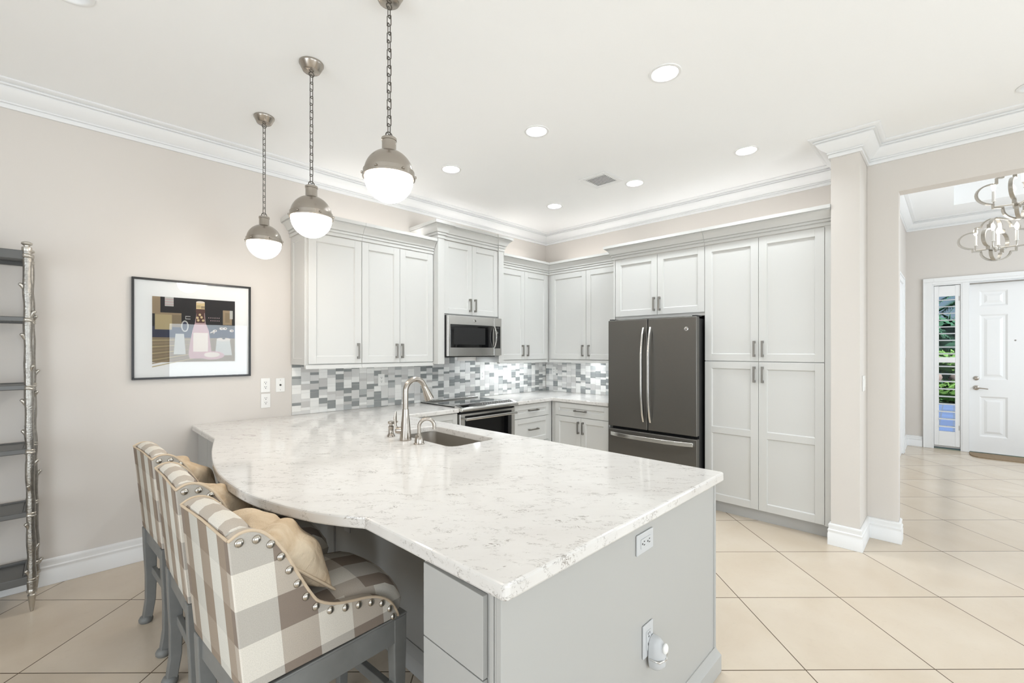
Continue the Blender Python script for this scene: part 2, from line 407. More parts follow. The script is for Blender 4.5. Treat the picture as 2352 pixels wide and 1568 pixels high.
def glazed(name, axis, c, a0, a1, z0, z1, bars, label):
    t = thing(name, label, 'window', ((a0 + a1) / 2, c, z0) if axis == 'y' else (c, (a0 + a1) / 2, z0)); t['kind'] = 'structure'
    g = MB(); fr = MB()
    def bx(m, p0, p1, q0, q1, d): m.box(p0, p1, c - d, c + d, q0, q1) if axis == 'y' else m.box(c - d, c + d, p0, p1, q0, q1)
    bx(g, a0, a1, z0, z1, .004)
    for p0, p1, q0, q1 in [(a0, a0 + .05, z0, z1), (a1 - .05, a1, z0, z1), (a0 + .05, a1 - .05, z0, z0 + .06), (a0 + .05, a1 - .05, z1 - .05, z1)] + [(b - .03, b + .03, z0 + .06, z1 - .05) for b in bars]: bx(fr, p0, p1, q0, q1, .03)
    build('pane', g, 'glass', t); build('window_frame', fr, 'trim', t)
glazed('window_2', 'y', YB - .05, 1.5, 3.05, 0.0, 2.05, [2.275], 'white framed sliding glass doors behind the viewer')
glazed('window_3', 'y', YB - .05, -2.2, .4, .3, 2.2, [-.9], 'wide white framed window behind the viewer')
glazed('window_4', 'x', XL - .05, -.8, 1.6, .4, 2.3, [.4], 'unseen white framed window in the side wall')

glazed('window_5', 'y', -2.65, 5.7, 8.3, .7, 2.8, [7.0], 'added wide white framed foyer window, out of view')  # window added out of view to hold the foyer fill lamp
# foyer shell
struct('wall_foyer_side', MB().box(XO + WT, FX + .1, FY, FY + 0.05, 0, FC + .4), 'wall', 'beige side wall of the foyer', 'wall')
struct('wall_foyer_far', MB().box(FX, FX + .1, .335, FY, 0, FC + .4).box(FX, FX + .1, -2.6, -1.2, 0, FC + .4).box(FX, FX + .1, -1.2, .335, 2.53, FC + .4), 'wall', 'beige foyer wall around the front door', 'wall')
struct('wall_foyer_near', MB().box(XO + WT, 5.7, -2.7, -2.6, 0, FC + .4).box(8.3, FX + .1, -2.7, -2.6, 0, FC + .4).box(5.7, 8.3, -2.7, -2.6, 0, .7).box(5.7, 8.3, -2.7, -2.6, 2.8, FC + .4), 'wall', 'beige foyer wall opposite its side wall', 'wall')
struct('wall_foyer_upper', MB().box(XO + .001, XO + WT - .001, -2.6, FY, CEIL + .051, FC + .4), 'wall', 'beige wall above the foyer opening', 'wall')
mb = MB(); tray = [(5.4, -2.0), (8.55, -2.0), (8.55, 0.0), (5.4, 0.0)]
v, f = slab_fill([(XO + WT, -2.6), (FX, -2.6), (FX, FY), (XO + WT, FY)], [tray], FC); mb.add(v, f)
mb.box(5.4, 8.55, -2.0, 0.0, FC + .25, FC + .27)
for a, b in zip(tray, tray[1:] + tray[:1]): mb.add([(a[0], a[1], FC), (b[0], b[1], FC), (b[0], b[1], FC + .25), (a[0], a[1], FC + .25)], [(0, 1, 2, 3)])
struct('ceiling_foyer', mb, 'ceil', 'white foyer ceiling with a raised tray', 'ceiling', fix=False)

# crown moulding profile (out from wall, up from crown bottom)
H = 0.142; OUTP = 0.125
CR = [(0, 0), (.014, 0), (.014, .020), (.009, .022), (.009, .027), (.023, .029), (.023, .037), (.018, .039), (.030, .047), (.052, .060), (.074, .082), (.086, .100), (.080, .102), (.080, .107), (.097, .109), (.097, .116), (.091, .118), (.091, .122), (.110, .124), (OUTP, .134), (OUTP, H - .0005), (0, H - .0005)]
zc = CEIL - H
mb = MB(); mb.sweep(CR, [(XW - .001, .667, zc), (XW - .001, YW - .001, zc), (XL + .01, YW - .001, zc)])
struct('trim_1', mb, 'trim', 'white stepped crown moulding above the kitchen walls', 'crown moulding', smooth=40)
mb = MB(); mb.sweep(CR, [(XO - .001, -3.4, zc), (XO - .001, .489, zc), (4.119, .489, zc), (4.119, .666, zc), (4.6, .666, zc)])
struct('trim_2', mb, 'trim', 'white crown moulding wrapping the wall end beside the pantry', 'crown moulding', smooth=40)
mb = MB(); zf = FC - H; mb.sweep(CR, [(FX - .001, -2.59, zf), (FX - .001, FY - .001, zf), (XO + WT + .01, FY - .001, zf)])
struct('trim_3', mb, 'trim', 'white crown moulding around the foyer ceiling', 'crown moulding', smooth=40)
# baseboards
BB = [(0, .001), (.018, .001), (.018, .088), (.0155, .092), (.0155, .105), (.0175, .109), (.0175, .116), (.012, .122), (.012, .142), (.014, .15), (.012, .158), (.004, .163), (0, .163)]
def base(name, path, label): struct(name, MB().sweep(BB, path), 'trim', label, 'baseboard', smooth=35)
base('baseboard_left', [(0.69, YW - .001, 0), (XL + .02, YW - .001, 0)], 'white stepped baseboard along the wall under the framed picture')
base('baseboard_right', [(XO + WT, .299, 0), (XO - .001, .299, 0), (XO - .001, .489, 0), (4.119, .489, 0), (4.119, .666, 0), (4.17, .666, 0)], 'white baseboard wrapping the wall end beside the pantry')
base('baseboard_foyer', [(FX - .001, .34, 0), (FX - .001, FY - .001, 0), (8.58, FY - .001, 0)], 'white baseboard in the far foyer corner')

# ------------------------------------------------------------------ cabinetry helpers
def RW(Y): return lambda a, b, c: (a, Y - c, b)       # faces on the range wall: a = x, b = z, c = out towards the room
def PW(X): return lambda a, b, c: (X - c, a, b)       # faces on the pantry wall: a = y
def mbox(mb, m, a0, a1, b0, b1, c0, c1, mi=0):
    p, q = m(a0, b0, c0), m(a1, b1, c1); return mb.box(p[0], q[0], p[1], q[1], p[2], q[2], mi)
def shaker(name, m, a0, a1, b0, b1, parent, th=0.02, st=0.062, mids=(), material='cab', recess=0.011):
    """recessed-panel door: stiles, rails, panel with sloped inner edge"""
    a0, a1 = sorted((a0, a1)); mb = MB()
    mbox(mb, m, a0, a0 + st, b0, b1, 0, th); mbox(mb, m, a1 - st, a1, b0, b1, 0, th)
    cuts = [b0 + st] + [z for mid in mids for z in (mid - st * .45, mid + st * .45)] + [b1 - st]
    mbox(mb, m, a0 + st, a1 - st, b0, b0 + st, 0, th); mbox(mb, m, a0 + st, a1 - st, b1 - st, b1, 0, th)
    for mid in mids: mbox(mb, m, a0 + st, a1 - st, mid - st * .45, mid + st * .45, 0, th)
    for z0, z1 in zip(cuts[0::2], cuts[1::2]):
        mbox(mb, m, a0 + st, a1 - st, z0, z1, 0.002, th - recess)
        e = 0.006; A0, A1 = a0 + st, a1 - st   # small sloped bead round the panel
        o = [m(A0, z0, th - .003), m(A1, z0, th - .003), m(A1, z1, th - .003), m(A0, z1, th - .003)]
        i = [m(A0 + e, z0 + e, th - recess), m(A1 - e, z0 + e, th - recess), m(A1 - e, z1 - e, th - recess), m(A0 + e, z1 - e, th - recess)]
        mb.add(o + i, [(0, 1, 5, 4), (1, 2, 6, 5), (2, 3, 7, 6), (3, 0, 4, 7)])
    return build(name, mb, material, parent, bevel=0.0012, seg=1)
def handle(m, a, b, parent, th=0.02, L=0.135, vert=True, label=None):
    mb = MB(); r = .0065
    for s in (-1, 1):
        p = s * (L / 2 - .009)
        if vert: mbox(mb, m, a - .0085, a + .0085, b + p - .010, b + p + .010, th, th + .024)
        else: mbox(mb, m, a + p - .010, a + p + .010, b - .0085, b + .0085, th, th + .024)
    if vert: mbox(mb, m, a - r, a + r, b - L / 2, b + L / 2, th + .022, th + .033)
    else: mbox(mb, m, a - L / 2, a + L / 2, b - r, b + r, th + .022, th + .033)
    return build('handle', mb, 'nickel_dark', parent, bevel=0.0015, seg=2)
CC = [(0, 0), (.008, 0), (.008, .022), (.003, .024), (.003, .029), (.017, .031), (.017, .046), (.012, .048), (.012, .052), (.026, .054), (.028, .060), (.034, .074), (.046, .092), (.060, .105), (.070, .109), (.065, .111), (.065, .116), (.078, .118), (.080, .145), (0, .145)]
def crown(path, parent, z0=2.445, sc=1.0, **kw): return build('crown', MB().sweep([(o, u * sc) for o, u in CC], [(x, y, z0) for x, y in path], **kw), 'cab', parent, smooth=40)
def rail(m, a0, a1, z0, z1, parent, c0=-0.02, c1=0.004):
    mb = MB(); mbox(mb, m, a0, a1, z0, z1, c0, c1); mbox(mb, m, a0, a1, z0 - .006, z0 + .004, c0, c1 + .006)
    return build('light_rail', mb, 'cab', parent, bevel=0.001, seg=1)

# ---- upper cabinets left of the microwave
UG = 'white shaker wall cabinets'
ZB, ZD0, ZD1, ZT = 1.355, 1.363, 2.437, 2.445
mU = RW(3.75)
def upper(name, label, m, box, doors, group=UG):
    x0, x1, y0, y1 = box
    t = thing(name, label, 'cabinet', ((x0 + x1) / 2, (y0 + y1) / 2, ZB), group)
    build('cabinet_body', MB().box(x0, x1, y0, y1, ZB, ZT), 'cab', t, bevel=0.001, seg=1)
    for a0, a1, hs in doors:
        d = shaker('door', m, a0, a1, ZD0, ZD1, t)
        if hs is not None: handle(m, hs, 1.470, d)
    return t
c1 = upper('upper_cabinet', 'white single door wall cabinet with a panelled end beside the framed picture', mU, (1.400, 1.874, 3.75, YW - .002), [(1.414, 1.871, 1.837)])
mb = MB(); mS = lambda a, b, c: (1.400 - c, a, b)
shaker('end_panel', mS, 3.752, 4.055, ZB, ZT, c1, th=0.010, st=0.05, recess=0.007)
crown([(1.874, 3.735), (1.385, 3.735), (1.385, YW - .002)], c1)
rail(mU, 1.392, 1.874, 1.327, ZB, c1, c1=.016)
c2 = upper('upper_cabinet', 'white double door wall cabinet between the single door cabinet and the microwave', mU, (1.876, 2.638, 3.75, YW - .002), [(1.876, 2.254, 2.217), (2.257, 2.634, 2.276)])
crown([(2.638, 3.735), (1.876, 3.735)], c2); rail(mU, 1.876, 2.638, 1.327, ZB, c2, c1=.016)

# ---- cabinet over the microwave, with pilasters
t = thing('microwave_cabinet', 'taller white double door cabinet with pilasters standing above the microwave', 'cabinet', (3.10, 3.85, 1.835), UG)
mM = RW(3.690)
build('cabinet_body', MB().box(2.725, 3.475, 3.69, YW - .002, 1.835, 2.60), 'cab', t, bevel=0.001)
for a0, a1, h in ((2.727, 3.096, 3.062), (3.099, 3.473, 3.133)):
    d = shaker('door', mM, a0, a1, 1.850, 2.592, t, st=0.058); handle(mM, h, 1.952, d)
for x0, x1 in ((2.642, 2.722), (3.478, 3.556)):
    build('pilaster', MB().box(x0, x1, 3.655, YW - .012, 1.337, 2.60), 'cab', t, bevel=0.002)
crown([(3.556, YW - .002), (3.556, 3.655), (3.478, 3.655), (3.478, 3.668), (2.722, 3.668), (2.722, 3.655), (2.642, 3.655), (2.642, YW - .002)], t, z0=2.60, sc=1.08)

# ---- corner wall cabinets
mC = RW(3.75)
c3 = upper('upper_cabinet', 'white double door wall cabinet right of the microwave reaching the corner', mC, (3.560, 4.459, 3.75, YW - .002), [(3.564, 3.984, 3.940), (3.987, 4.410, 4.030)])
crown([(4.445, 3.735), (3.560, 3.735)], c3, pre=(4.445, 2.6)); rail(mC, 3.560, 4.425, 1.327, ZB, c3, c1=.016)
mD = PW(4.46)
c4 = upper('upper_cabinet', 'white double door wall cabinet between the corner and the refrigerator', mD, (4.46, XW - .002, 2.612, 3.745), [(3.145 + .002, 3.690, 3.190), (2.625, 3.143, 3.100)])
crown([(4.445, 2.612), (4.445, 3.7345)], c4, post=(3.56, 3.7345)); rail(mD, 2.612, 3.725, 1.327, ZB, c4, c1=.016)

# ---- refrigerator surround and pantry
mP = PW(4.205)
t = thing('refrigerator_cabinet', 'white double door cabinet bridging over the refrigerator', 'cabinet', (4.45, 2.12, 1.80), UG)
build('cabinet_body', MB().box(4.205, XW - .002, 1.640, 2.588, 1.80, ZT), 'cab', t, bevel=0.001)
for a0, a1, h in ((2.106 + .002, 2.582, 2.136), (1.640, 2.104, 2.078)):
    d = shaker('door', mP, a0, a1, 1.832, ZD1, t); handle(mP, h, 1.940, d)
build('side_panel', MB().box(4.190, XW - .002, 2.590, 2.610, 0, ZT), 'cab', t, bevel=0.001)
crown([(4.190, 1.640), (4.190, 2.610), (4.364, 2.610)], t)
t = thing('pantry_cabinet', 'tall white four door pantry cabinet between the refrigerator and the wall end', 'cabinet', (4.45, 1.15, 0), None)
build('cabinet_body', MB().box(4.205, XW - .002, 0.670, 1.637, 0.105, ZT), 'cab', t, bevel=0.001)
build('toe_kick', MB().box(4.255, XW - .002, 0.672, 1.637, 0.0, 0.104), 'toe', t)
for a0, a1, h in ((1.186, 1.636, 1.216), (0.717, 1.183, 1.152)):
    d = shaker('door', mP, a0, a1, 1.381, ZD1, t); handle(mP, h, 1.488, d)
    d = shaker('door', mP, a0, a1, 0.112, 1.375, t, mids=(0.755,)); handle(mP, h, 1.268, d)
build('filler_strip', MB().box(4.186, 4.205, 0.668, 0.714, 0.105, ZT), 'cab', t, bevel=0.001)
crown([(4.190, 0.668), (4.190, 1.638)], t)

# ---- base cabinets along the walls
BG = 'white shaker base cabinets'
mB = RW(3.425); ZC0 = 0.874
def basecab(label, x0, x1, y0, y1, toe, cz=(0.105, ZC0 - .001)):
    t = thing('base_cabinet', label, 'cabinet', ((x0 + x1) / 2, (y0 + y1) / 2, 0), BG)
    build('cabinet_body', MB().box(x0, x1, y0, y1, *cz), 'cab', t, bevel=0.001); build('toe_kick', MB().box(*toe, 0, .104), 'toe', t); return t
t = basecab('white drawer base cabinet between the range and the corner', 3.472, 4.128, 3.425, YW - .002, (3.472, 4.20, 3.49, YW - .002))
for b0, b1 in ((0.718, 0.866), (0.430, 0.712), (0.112, 0.424)):
    d = shaker('drawer', mB, 3.476, 4.062, b0, b1, t, st=0.055); handle(mB, 3.775, b0 + (b1 - b0) * .53, d, vert=False, L=.16)
mE = PW(4.13)
t = basecab('white base cabinet with one drawer over two doors left of the refrigerator', 4.131, XW - .002, 2.614, 3.42, (4.20, XW - .002, 2.614, 3.42))
d = shaker('drawer', mE, 2.622, 3.352, 0.718, 0.866, t, st=0.055); handle(mE, 2.985, .788, d, vert=False, L=.16)
for a0, a1, h in ((2.982, 3.352, 3.012), (2.622, 2.979, 2.948)):
    d = shaker('door', mE, a0, a1, 0.112, 0.712, t); handle(mE, h, .600, d)
t = basecab('white base cabinet under the worktop just left of the range', 2.135, 2.692, 3.425, YW - .002, (2.135, 2.692, 3.49, YW - .002))
d = shaker('drawer', mB, 2.20, 2.688, 0.718, 0.866, t, st=0.055); handle(mB, 2.44, .79, d, vert=False, L=.16)
d = shaker('door', mB, 2.20, 2.688, 0.112, 0.712, t); handle(mB, 2.65, .60, d)

# ---- peninsula carcass
t = thing('peninsula_cabinet', 'pale grey panelled peninsula cabinet standing under the curved worktop', 'cabinet', (1.43, 2.0, 0))
mb = MB(); mb.box(1.15, 1.575, .80, 4.04, 0, ZC0 - .001).box(1.575, 1.965, .80, 2.03, 0, ZC0 - .001).box(1.575, 1.965, 2.80, 4.04, 0, ZC0 - .001).box(1.965, 2.107, .80, 3.40, 0, ZC0 - .001)
mb.box(1.575, 1.965, 2.03, 2.80, 0, .60)
build('cabinet_body', mb, 'isle', t)
build('end_cabinet', MB().box(.760, 1.149, .824, 1.118, 0, ZC0 - .001), 'isle', t, bevel=.001)
mI = PW(.760)
build('drawer', MB().box(.742, .759, .838, 1.098, .649, .860), 'isle', t, bevel=.0015)
build('door', MB().box(.742, .759, .838, 1.098, .150, .645), 'isle', t, bevel=.0015)
mb = MB().box(.751, 2.112, .781, .800, .001, ZC0 - .001).box(.751, .770, .800, .806, 0.001, ZC0 - .001).box(.751, .765, .809, .823, 0.001, ZC0 - .001).box(.765, .9, .80, .8235, 0.001, ZC0 - .001)
build('end_panel', mb, 'isle', t, bevel=.002)
build('corner_bead', MB().tube([(2.104, .781, .118), (2.104, .781, ZC0 - .001)], .008, 10), 'isle', t, smooth=60)
PB = [(0, .001), (.022, .001), (.022, .078), (.019, .082), (.006, .105), (.004, .117), (0, .117)]
build('plinth', MB().sweep(PB, [(2.112, 1.2, 0), (2.112, .781, 0), (.751, .781, 0)]), 'isle', t, smooth=30)
build('plinth', MB().sweep(PB, [(1.149, 3.31, 0), (1.149, 1.12, 0)], flip=True), 'isle', t, smooth=30)
build('back_panel_batten', MB().box(1.138, 1.149, 2.62, 2.66, .118, ZC0 - .001), 'isle', t, bevel=.001)
build('end_cabinet', MB().box(.725, 1.149, 3.315, 4.035, 0, ZC0 - .001), 'isle', t, bevel=.001)
build('door', MB().box(.708, .724, 3.36, 3.66, .15, .86), 'isle', t, bevel=.0015)
build('door', MB().box(.708, .724, 3.664, 3.96, .15, .86), 'isle', t, bevel=.0015)

# ---- worktops
def cat(pts, n=8):
    o = []
    for i in range(len(pts) - 1):
        p = [Vector(pts[max(0, i - 1)]), Vector(pts[i]), Vector(pts[i + 1]), Vector(pts[min(len(pts) - 1, i + 2)])]
        for k in range(n):
            u = k / n
            o.append(tuple(0.5 * ((2 * p[1]) + (p[2] - p[0]) * u + (2 * p[0] - 5 * p[1] + 4 * p[2] - p[3]) * u * u + (3 * p[1] - p[0] - 3 * p[2] + p[3]) * u ** 3)))
    return o + [tuple(pts[-1])]
curve = cat([(.685, 3.36), (.585, 2.93), (.522, 2.56), (.498, 2.29), (.508, 2.02), (.545, 1.81), (.603, 1.62), (.660, 1.50), (.717, 1.407)])
SINK = rrect(1.592, 1.948, 2.072, 2.752, .055)
OUT = [(.685, YW - .003)] + curve + [(.742, .768), (.752, .757), (2.143, .752), (2.153, .762), (2.092, 3.382), (2.694, 3.382), (2.694, YW - .003)]
o = build('worktop', slab(MB(), OUT, [SINK[::-1]], ZC0, .915), 'quartz', None, bevel=.009, seg=2, fix=False); weld(o)
tag(o, 'white veined quartz worktop with a curved bar edge on the peninsula', 'worktop')
o = build('worktop', slab(MB(), [(3.470, YW - .003), (3.470, 3.382), (4.092, 3.382), (4.092, 2.614), (XW - .003, 2.614), (XW - .003, YW - .003)], [], ZC0, .915), 'quartz', None, bevel=.007, seg=2, fix=False); weld(o)
tag(o, 'white quartz worktop turning the corner between range and refrigerator', 'worktop')

# ---- mosaic backsplash: 3 inch wide columns of alternating tall and short pieces
def mosaic(name, m, a0, a1, zt, label, first=True, cut=()):
    rr = random.Random(21 if first else 11); mb = MB(); mbox(mb, m, a0, a1, .916, zt(a1) if callable(zt) else zt, 0, .006, 0)
    W = .0767; k = 0; a = a0
    while a < a1 - .01:
        ae = min(a + W, a1); z = .918; k += 1
        short = rr.random() < .5
        if rr.random() < .4: z -= rr.choice((.02, .012))
        while True:
            hh = .0255 if short else .0512
            top = min(z + hh, (zt((a + ae) / 2) if callable(zt) else zt))
            if top - max(z, .917) > .004:
                r = rr.random()
                mi = (1 if r < .19 else 2 if r < .25 else 3 if r < .60 else 4 if r < .86 else 5) if not short else (1 if r < .25 else 2 if r < .33 else 3 if r < .62 else 4 if r < .88 else 5)
                mbox(mb, m, a + .001, ae - .001, max(z, .917), top - .002, .006, .0085 if mi in (1, 2) else .0078, mi)
            z += hh; short = not short
            if z > (zt((a + ae) / 2) if callable(zt) else zt) - .004: break
        a += W
    return tag(build(name, mb, ['t%d' % i for i in range(6)], None), label, 'backsplash')
mosaic('mosaic_backsplash', RW(YW - .001), 1.395, XW - .012, lambda a: 1.352 if a < 2.64 or a > 3.56 else (1.334 if not 2.725 < a < 3.475 else 1.405 if a < 3.2 else 1.352), 'grey and white mosaic tile backsplash running behind the range')
mosaic('mosaic_backsplash', PW(XW - .001), 2.614, YW - .012, 1.352, 'brightly lit mosaic tile backsplash between the corner and the refrigerator', False)
o = build('wall_patch', MB().box(3.2, 3.475, YW - .012, YW - .001, 1.354, 1.41), 'wall', None); o['kind'] = 'structure'; tag(o, 'bare wall strip above the tiles under the microwave', 'wall')

# ------------------------------------------------------------------ appliances
def badge(m, a, b, r, c, parent):
    """round maker's badge with a script monogram"""
    mb = MB(); n = 28
    ring = lambda rr, cc: [m(a + rr * math.cos(2 * PI * k / n), b + rr * math.sin(2 * PI * k / n), cc) for k in range(n)]
    mb.ring([ring(r, c), ring(r, c + .003), ring(r * .9, c + .004)], caps=True)
    d = build('badge', mb, 'steel', parent, smooth=40)
    lm = MB(); q = r * .62
    for pts in ([(-.1, .55), (-.55, .75), (-.8, .2), (-.6, -.6), (-.15, -.5), (-.05, .05), (-.35, .0)], [(.75, .55), (.35, .75), (.15, .35), (.5, .1), (.15, -.15), (.25, -.65), (.8, -.45)],
                [(-1.1, .1), (-.95, .75), (-.4, 1.1)], [(1.1, -.1), (.95, -.75), (.4, -1.1)]):
        lm.tube([m(a + q * x, b + q * y, c + .0045) for x, y in cat(pts, 5)], r * .07, 6)
    build('monogram', lm, 'dark', d, smooth=60)
    return d

# refrigerator
XF = 4.030
t = thing('refrigerator', 'dark slate french door refrigerator with long curved steel handles', 'refrigerator', (4.3, 2.11, 0))
mF = PW(XF + .06)
build('fridge_body', MB().box(4.105, 4.72, 1.655, 2.565, .03, 1.768), 'dark', t, bevel=.003)
def slabdoor(name, y0, y1, z0, z1): return build(name, MB().box(XF, XF + .06, y0, y1, z0, z1), 'slate', t, bevel=.007, seg=3)
dl = slabdoor('door', 2.132, 2.573, .693, 1.784); dr = slabdoor('door', 1.647, 2.124, .693, 1.784); dw = slabdoor('freezer_drawer', 1.647, 2.573, .100, .666)
build('door_gasket', MB().box(XF + .061, 4.104, 1.665, 2.555, .09, 1.766), 'gap', t)
build('kick_plate', MB().box(XF + .03, 4.104, 1.665, 2.555, .02, .088), 'dark', t)
def bowed(a0, a1, fixed, vert, parent, lab):
    mb = MB(); n = 14; path = []
    for k in range(n + 1):
        u = k / n; s = math.sin(PI * u); d = .022 + .042 * min(1, 1.25 * s) if 0 < k < n else .010
        p = a0 + (a1 - a0) * u; path.append((XF - d, fixed, p) if vert else (XF - d, p, fixed))
    mb.tube(path, .020, 4, flat=(.95, .45) if not vert else (.45, .95))
    return tag(build('handle', mb, 'steel', parent, bevel=.003, smooth=30), lab, None)
bowed(.778, 1.695, 2.160, True, dl, 'brushed steel handle'); bowed(.778, 1.695, 2.086, True, dr, 'brushed steel handle'); bowed(2.530, 1.678, .618, False, dw, 'brushed steel handle')
badge(PW(XF), 1.743, 1.672, .019, 0.0005, dr)
for y_ in (1.652, 2.522): build('hinge_cover', MB().box(XF + .02, XF + .12, y_, y_ + .046, 1.7845, 1.796), 'dark', t, bevel=.002)

# range
RX0, RX1 = 2.700, 3.464; RF = 3.385
t = thing('range', 'stainless slide-in electric range with black glass cooktop and oven door', 'range', (3.08, 3.7, 0))
build('range_body', MB().box(RX0, RX1, RF + .045, 4.03, .02, .900), 'dark', t)
build('cooktop', MB().box(RX0 - .004, RX1 + .004, 3.462, 4.045, .9155, .9245), 'bglass', t, bevel=.003)
for cx_, cy_, r in ((2.90, 3.62, .105), (3.27, 3.62, .085), (2.90, 3.88, .075), (3.27, 3.88, .10)):
    mb = MB(); mb.ring([[(cx_ + rr * math.cos(2 * PI * k / 40), cy_ + rr * math.sin(2 * PI * k / 40), .9247) for k in range(40)] for rr in (r, r + .003)], caps=False); build('burner_ring', mb, 'grayglass', t)
mb = MB()   # raised rear vent bar and side trims
mb.tube([(RX0 + .03, 3.985, .932), (RX1 - .03, 3.985, .932)], .011, 12).box(RX0 + .02, RX1 - .02, 3.975, 4.03, .9246, .938)
build('rear_trim', mb, 'steel', t, smooth=40)
build('side_trim', MB().box(RX0 - .005, RX0 + .012, 3.47, 4.03, .9246, .929), 'steel', t, bevel=.001)
# sloped control panel
def ctl(a, b, d): return (RX0 - .006 + d * (RX1 - RX0 + .012), a, b)
build('control_panel', MB().prism([(3.460, .900), (3.460, .936), (3.452, .942), (3.352, .917), (3.338, .905), (3.337, .892), (3.350, .882), (3.41, .882)], ctl, 0, 1), 'steel', t, bevel=.004, seg=2)
nx = lambda x, s, e=.0005: (x, 3.452 - s * .100, .942 - s * .025 + e)
mb = MB(); q = [nx(RX0 + .03, .10, .0008), nx(RX1 - .03, .10, .0008), nx(RX1 - .03, .82, .0008), nx(RX0 + .03, .82, .0008)]; mb.add(q, [(0, 1, 2, 3)]); g = build('control_glass', mb, 'bglass', t)
mb = MB()
for k in range(26):
    x = RX0 + .30 + k * .016; s = .35 if k % 2 else .55
    if k % 7 == 6: continue
    a, b = nx(x, s, .0013), nx(x + .006, s + .06, .0013); mb.add([nx(x, s, .0013), nx(x + .006, s, .0013), nx(x + .006, s + .07, .0013), nx(x, s + .07, .0013)], [(0, 1, 2, 3)])
build('keypad_marking', mb, 'plate', g)
d = build('oven_door', MB().box(RX0 + .002, RX1 - .002, RF, RF + .043, .205, .855), 'steel', t, bevel=.004)
build('oven_window', MB().box(RX0 + .065, RX1 - .055, RF - .003, RF + .001, .245, .835), 'bglass', d, bevel=.002)
build('vent_slot', MB().box(RX0 + .01, RX1 - .01, RF + .01, RF + .044, .857, .881), 'gap', t)
mb = MB(); mb.tube([(RX0 + .045, RF - .048, .808), (RX1 - .025, RF - .048, .808)], .015, 14)
for x in (RX0 + .075, RX1 - .055): mb.box(x - .012, x + .012, RF - .048, RF, .799, .817)
build('handle', mb, 'steel', d, smooth=40)
build('storage_drawer', MB().box(RX0 + .002, RX1 - .002, RF, RF + .043, .06, .198), 'steel', t, bevel=.004)

# microwave
t = thing('microwave', 'stainless over-the-range microwave with black window under the taller cabinet', 'microwave', (3.087, 3.82, 1.42))
MX0, MX1, MF = 2.7255, 3.4745, 3.605; mW = RW(MF)
build('microwave_body', MB().box(MX0, MX1, MF + .03, YW - .012, 1.412, 1.832), 'dark', t)
d = build('door', MB().box(MX0 + .002, 3.352, MF, MF + .029, 1.416, 1.830), 'steel', t, bevel=.003)
build('window', MB().box(2.757, 3.340, MF - .003, MF + .001, 1.503, 1.742), 'bglass', d, bevel=.002)
build('window_mesh', MB().box(2.80, 3.225, MF - .0036, MF - .0031, 1.535, 1.712), 'dark', d)
k_ = build('control_panel', MB().box(3.355, MX1 - .002, MF, MF + .029, 1.416, 1.830), 'steel', t, bevel=.003)
build('keypad', MB().box(3.360, 3.452, MF - .003, MF + .001, 1.496, 1.740), 'bglass', k_, bevel=.002)
mb = MB()
for r in range(7):
    for c in range(3): mbox(mb, mW, 3.377 + c * .023, 3.389 + c * .023, 1.51 + r * .019, 1.514 + r * .019, .003, .0034)
mbox(mb, mW, 3.382, 3.43, 1.716, 1.728, .003, .0034); build('keypad_marking', mb, 'grayglass', k_)
mb = MB(); mb.tube([mW(3.392 + .0135 * math.cos(2 * PI * k / 24), 1.672 + .0135 * math.sin(2 * PI * k / 24), .005) for k in range(24)], .0022, 6, closed=True); build('dial', mb, 'steel', k_, smooth=60)
mb = MB(); mb.tube([mW(3.347, 1.506 + .232 * k / 12, .012 + .034 * math.sin(PI * k / 12)) for k in range(13)], .010, 4, flat=(1, .8)); build('handle', mb, 'steel', d, bevel=.002, smooth=30)
badge(mW, 3.083, 1.788, .017, .0005, d)
build('grease_filter', MB().box(MX0 + .05, MX1 - .05, MF + .06, 3.95, 1.404, 1.4115), 'dark', t)

# ------------------------------------------------------------------ sink and taps
t = thing('sink', 'undermount stainless sink basin set into the peninsula worktop', 'sink', (1.77, 2.41, .64))
mb = MB(); loops = []
for g_, z in ((.006, .873), (.004, .80), (-.004, .69), (-.03, .665), (-.10, .660)):
    loops.append([(x, y, z) for x, y in rrect(1.592 - g_, 1.948 + g_, 2.072 - g_, 2.752 + g_, .055 if z > .7 else .045)])
mb.ring(loops, caps=False); o_ = len(mb.v); mb.v += loops[-1]; mb.f.append(tuple(range(o_, o_ + len(loops[-1])))); mb.mi.append(0)
build('basin', mb, 'sink', t, smooth=40)
build('drain', MB().lathe([(.045, 0), (.042, .004), (.03, .002), (.028, -.004)], (1.80, 2.41, .661), 24), 'steel', t, smooth=40)

def arc(c, r, a0, a1, n, dirv):
    return [(c[0] + dirv[0] * r * math.cos(math.radians(a0 + (a1 - a0) * k / n)), c[1] + dirv[1] * r * math.cos(math.radians(a0 + (a1 - a0) * k / n)), c[2] + r * math.sin(math.radians(a0 + (a1 - a0) * k / n))) for k in range(n + 1)]
Z0 = .9155
t = thing('kitchen_tap', 'tall brushed nickel gooseneck tap behind the sink', 'tap', (1.512, 2.434, Z0)); bx_, by_ = 1.512, 2.434
dv = Vector((1, .05)).normalized()
build('tap_body', MB().lathe([(.036, 0), (.037, .006), (.034, .03), (.028, .10), (.022, .155), (.0195, .195)], (bx_, by_, Z0), 32), 'nickel', t, smooth=50)
R_ = .073; top = 1.3095 - .017 - R_
path = [(bx_, by_, Z0 + .196), (bx_, by_, Z0 + .25)] + arc((bx_ + dv.x * R_, by_ + dv.y * R_, top), R_, 180, 22, 18, dv)
build('spout', MB().tube(path, .0172, 16), 'nickel', t, smooth=60)
e = Vector(path[-1]); td = (Vector(path[-1]) - Vector(path[-2])).normalized()
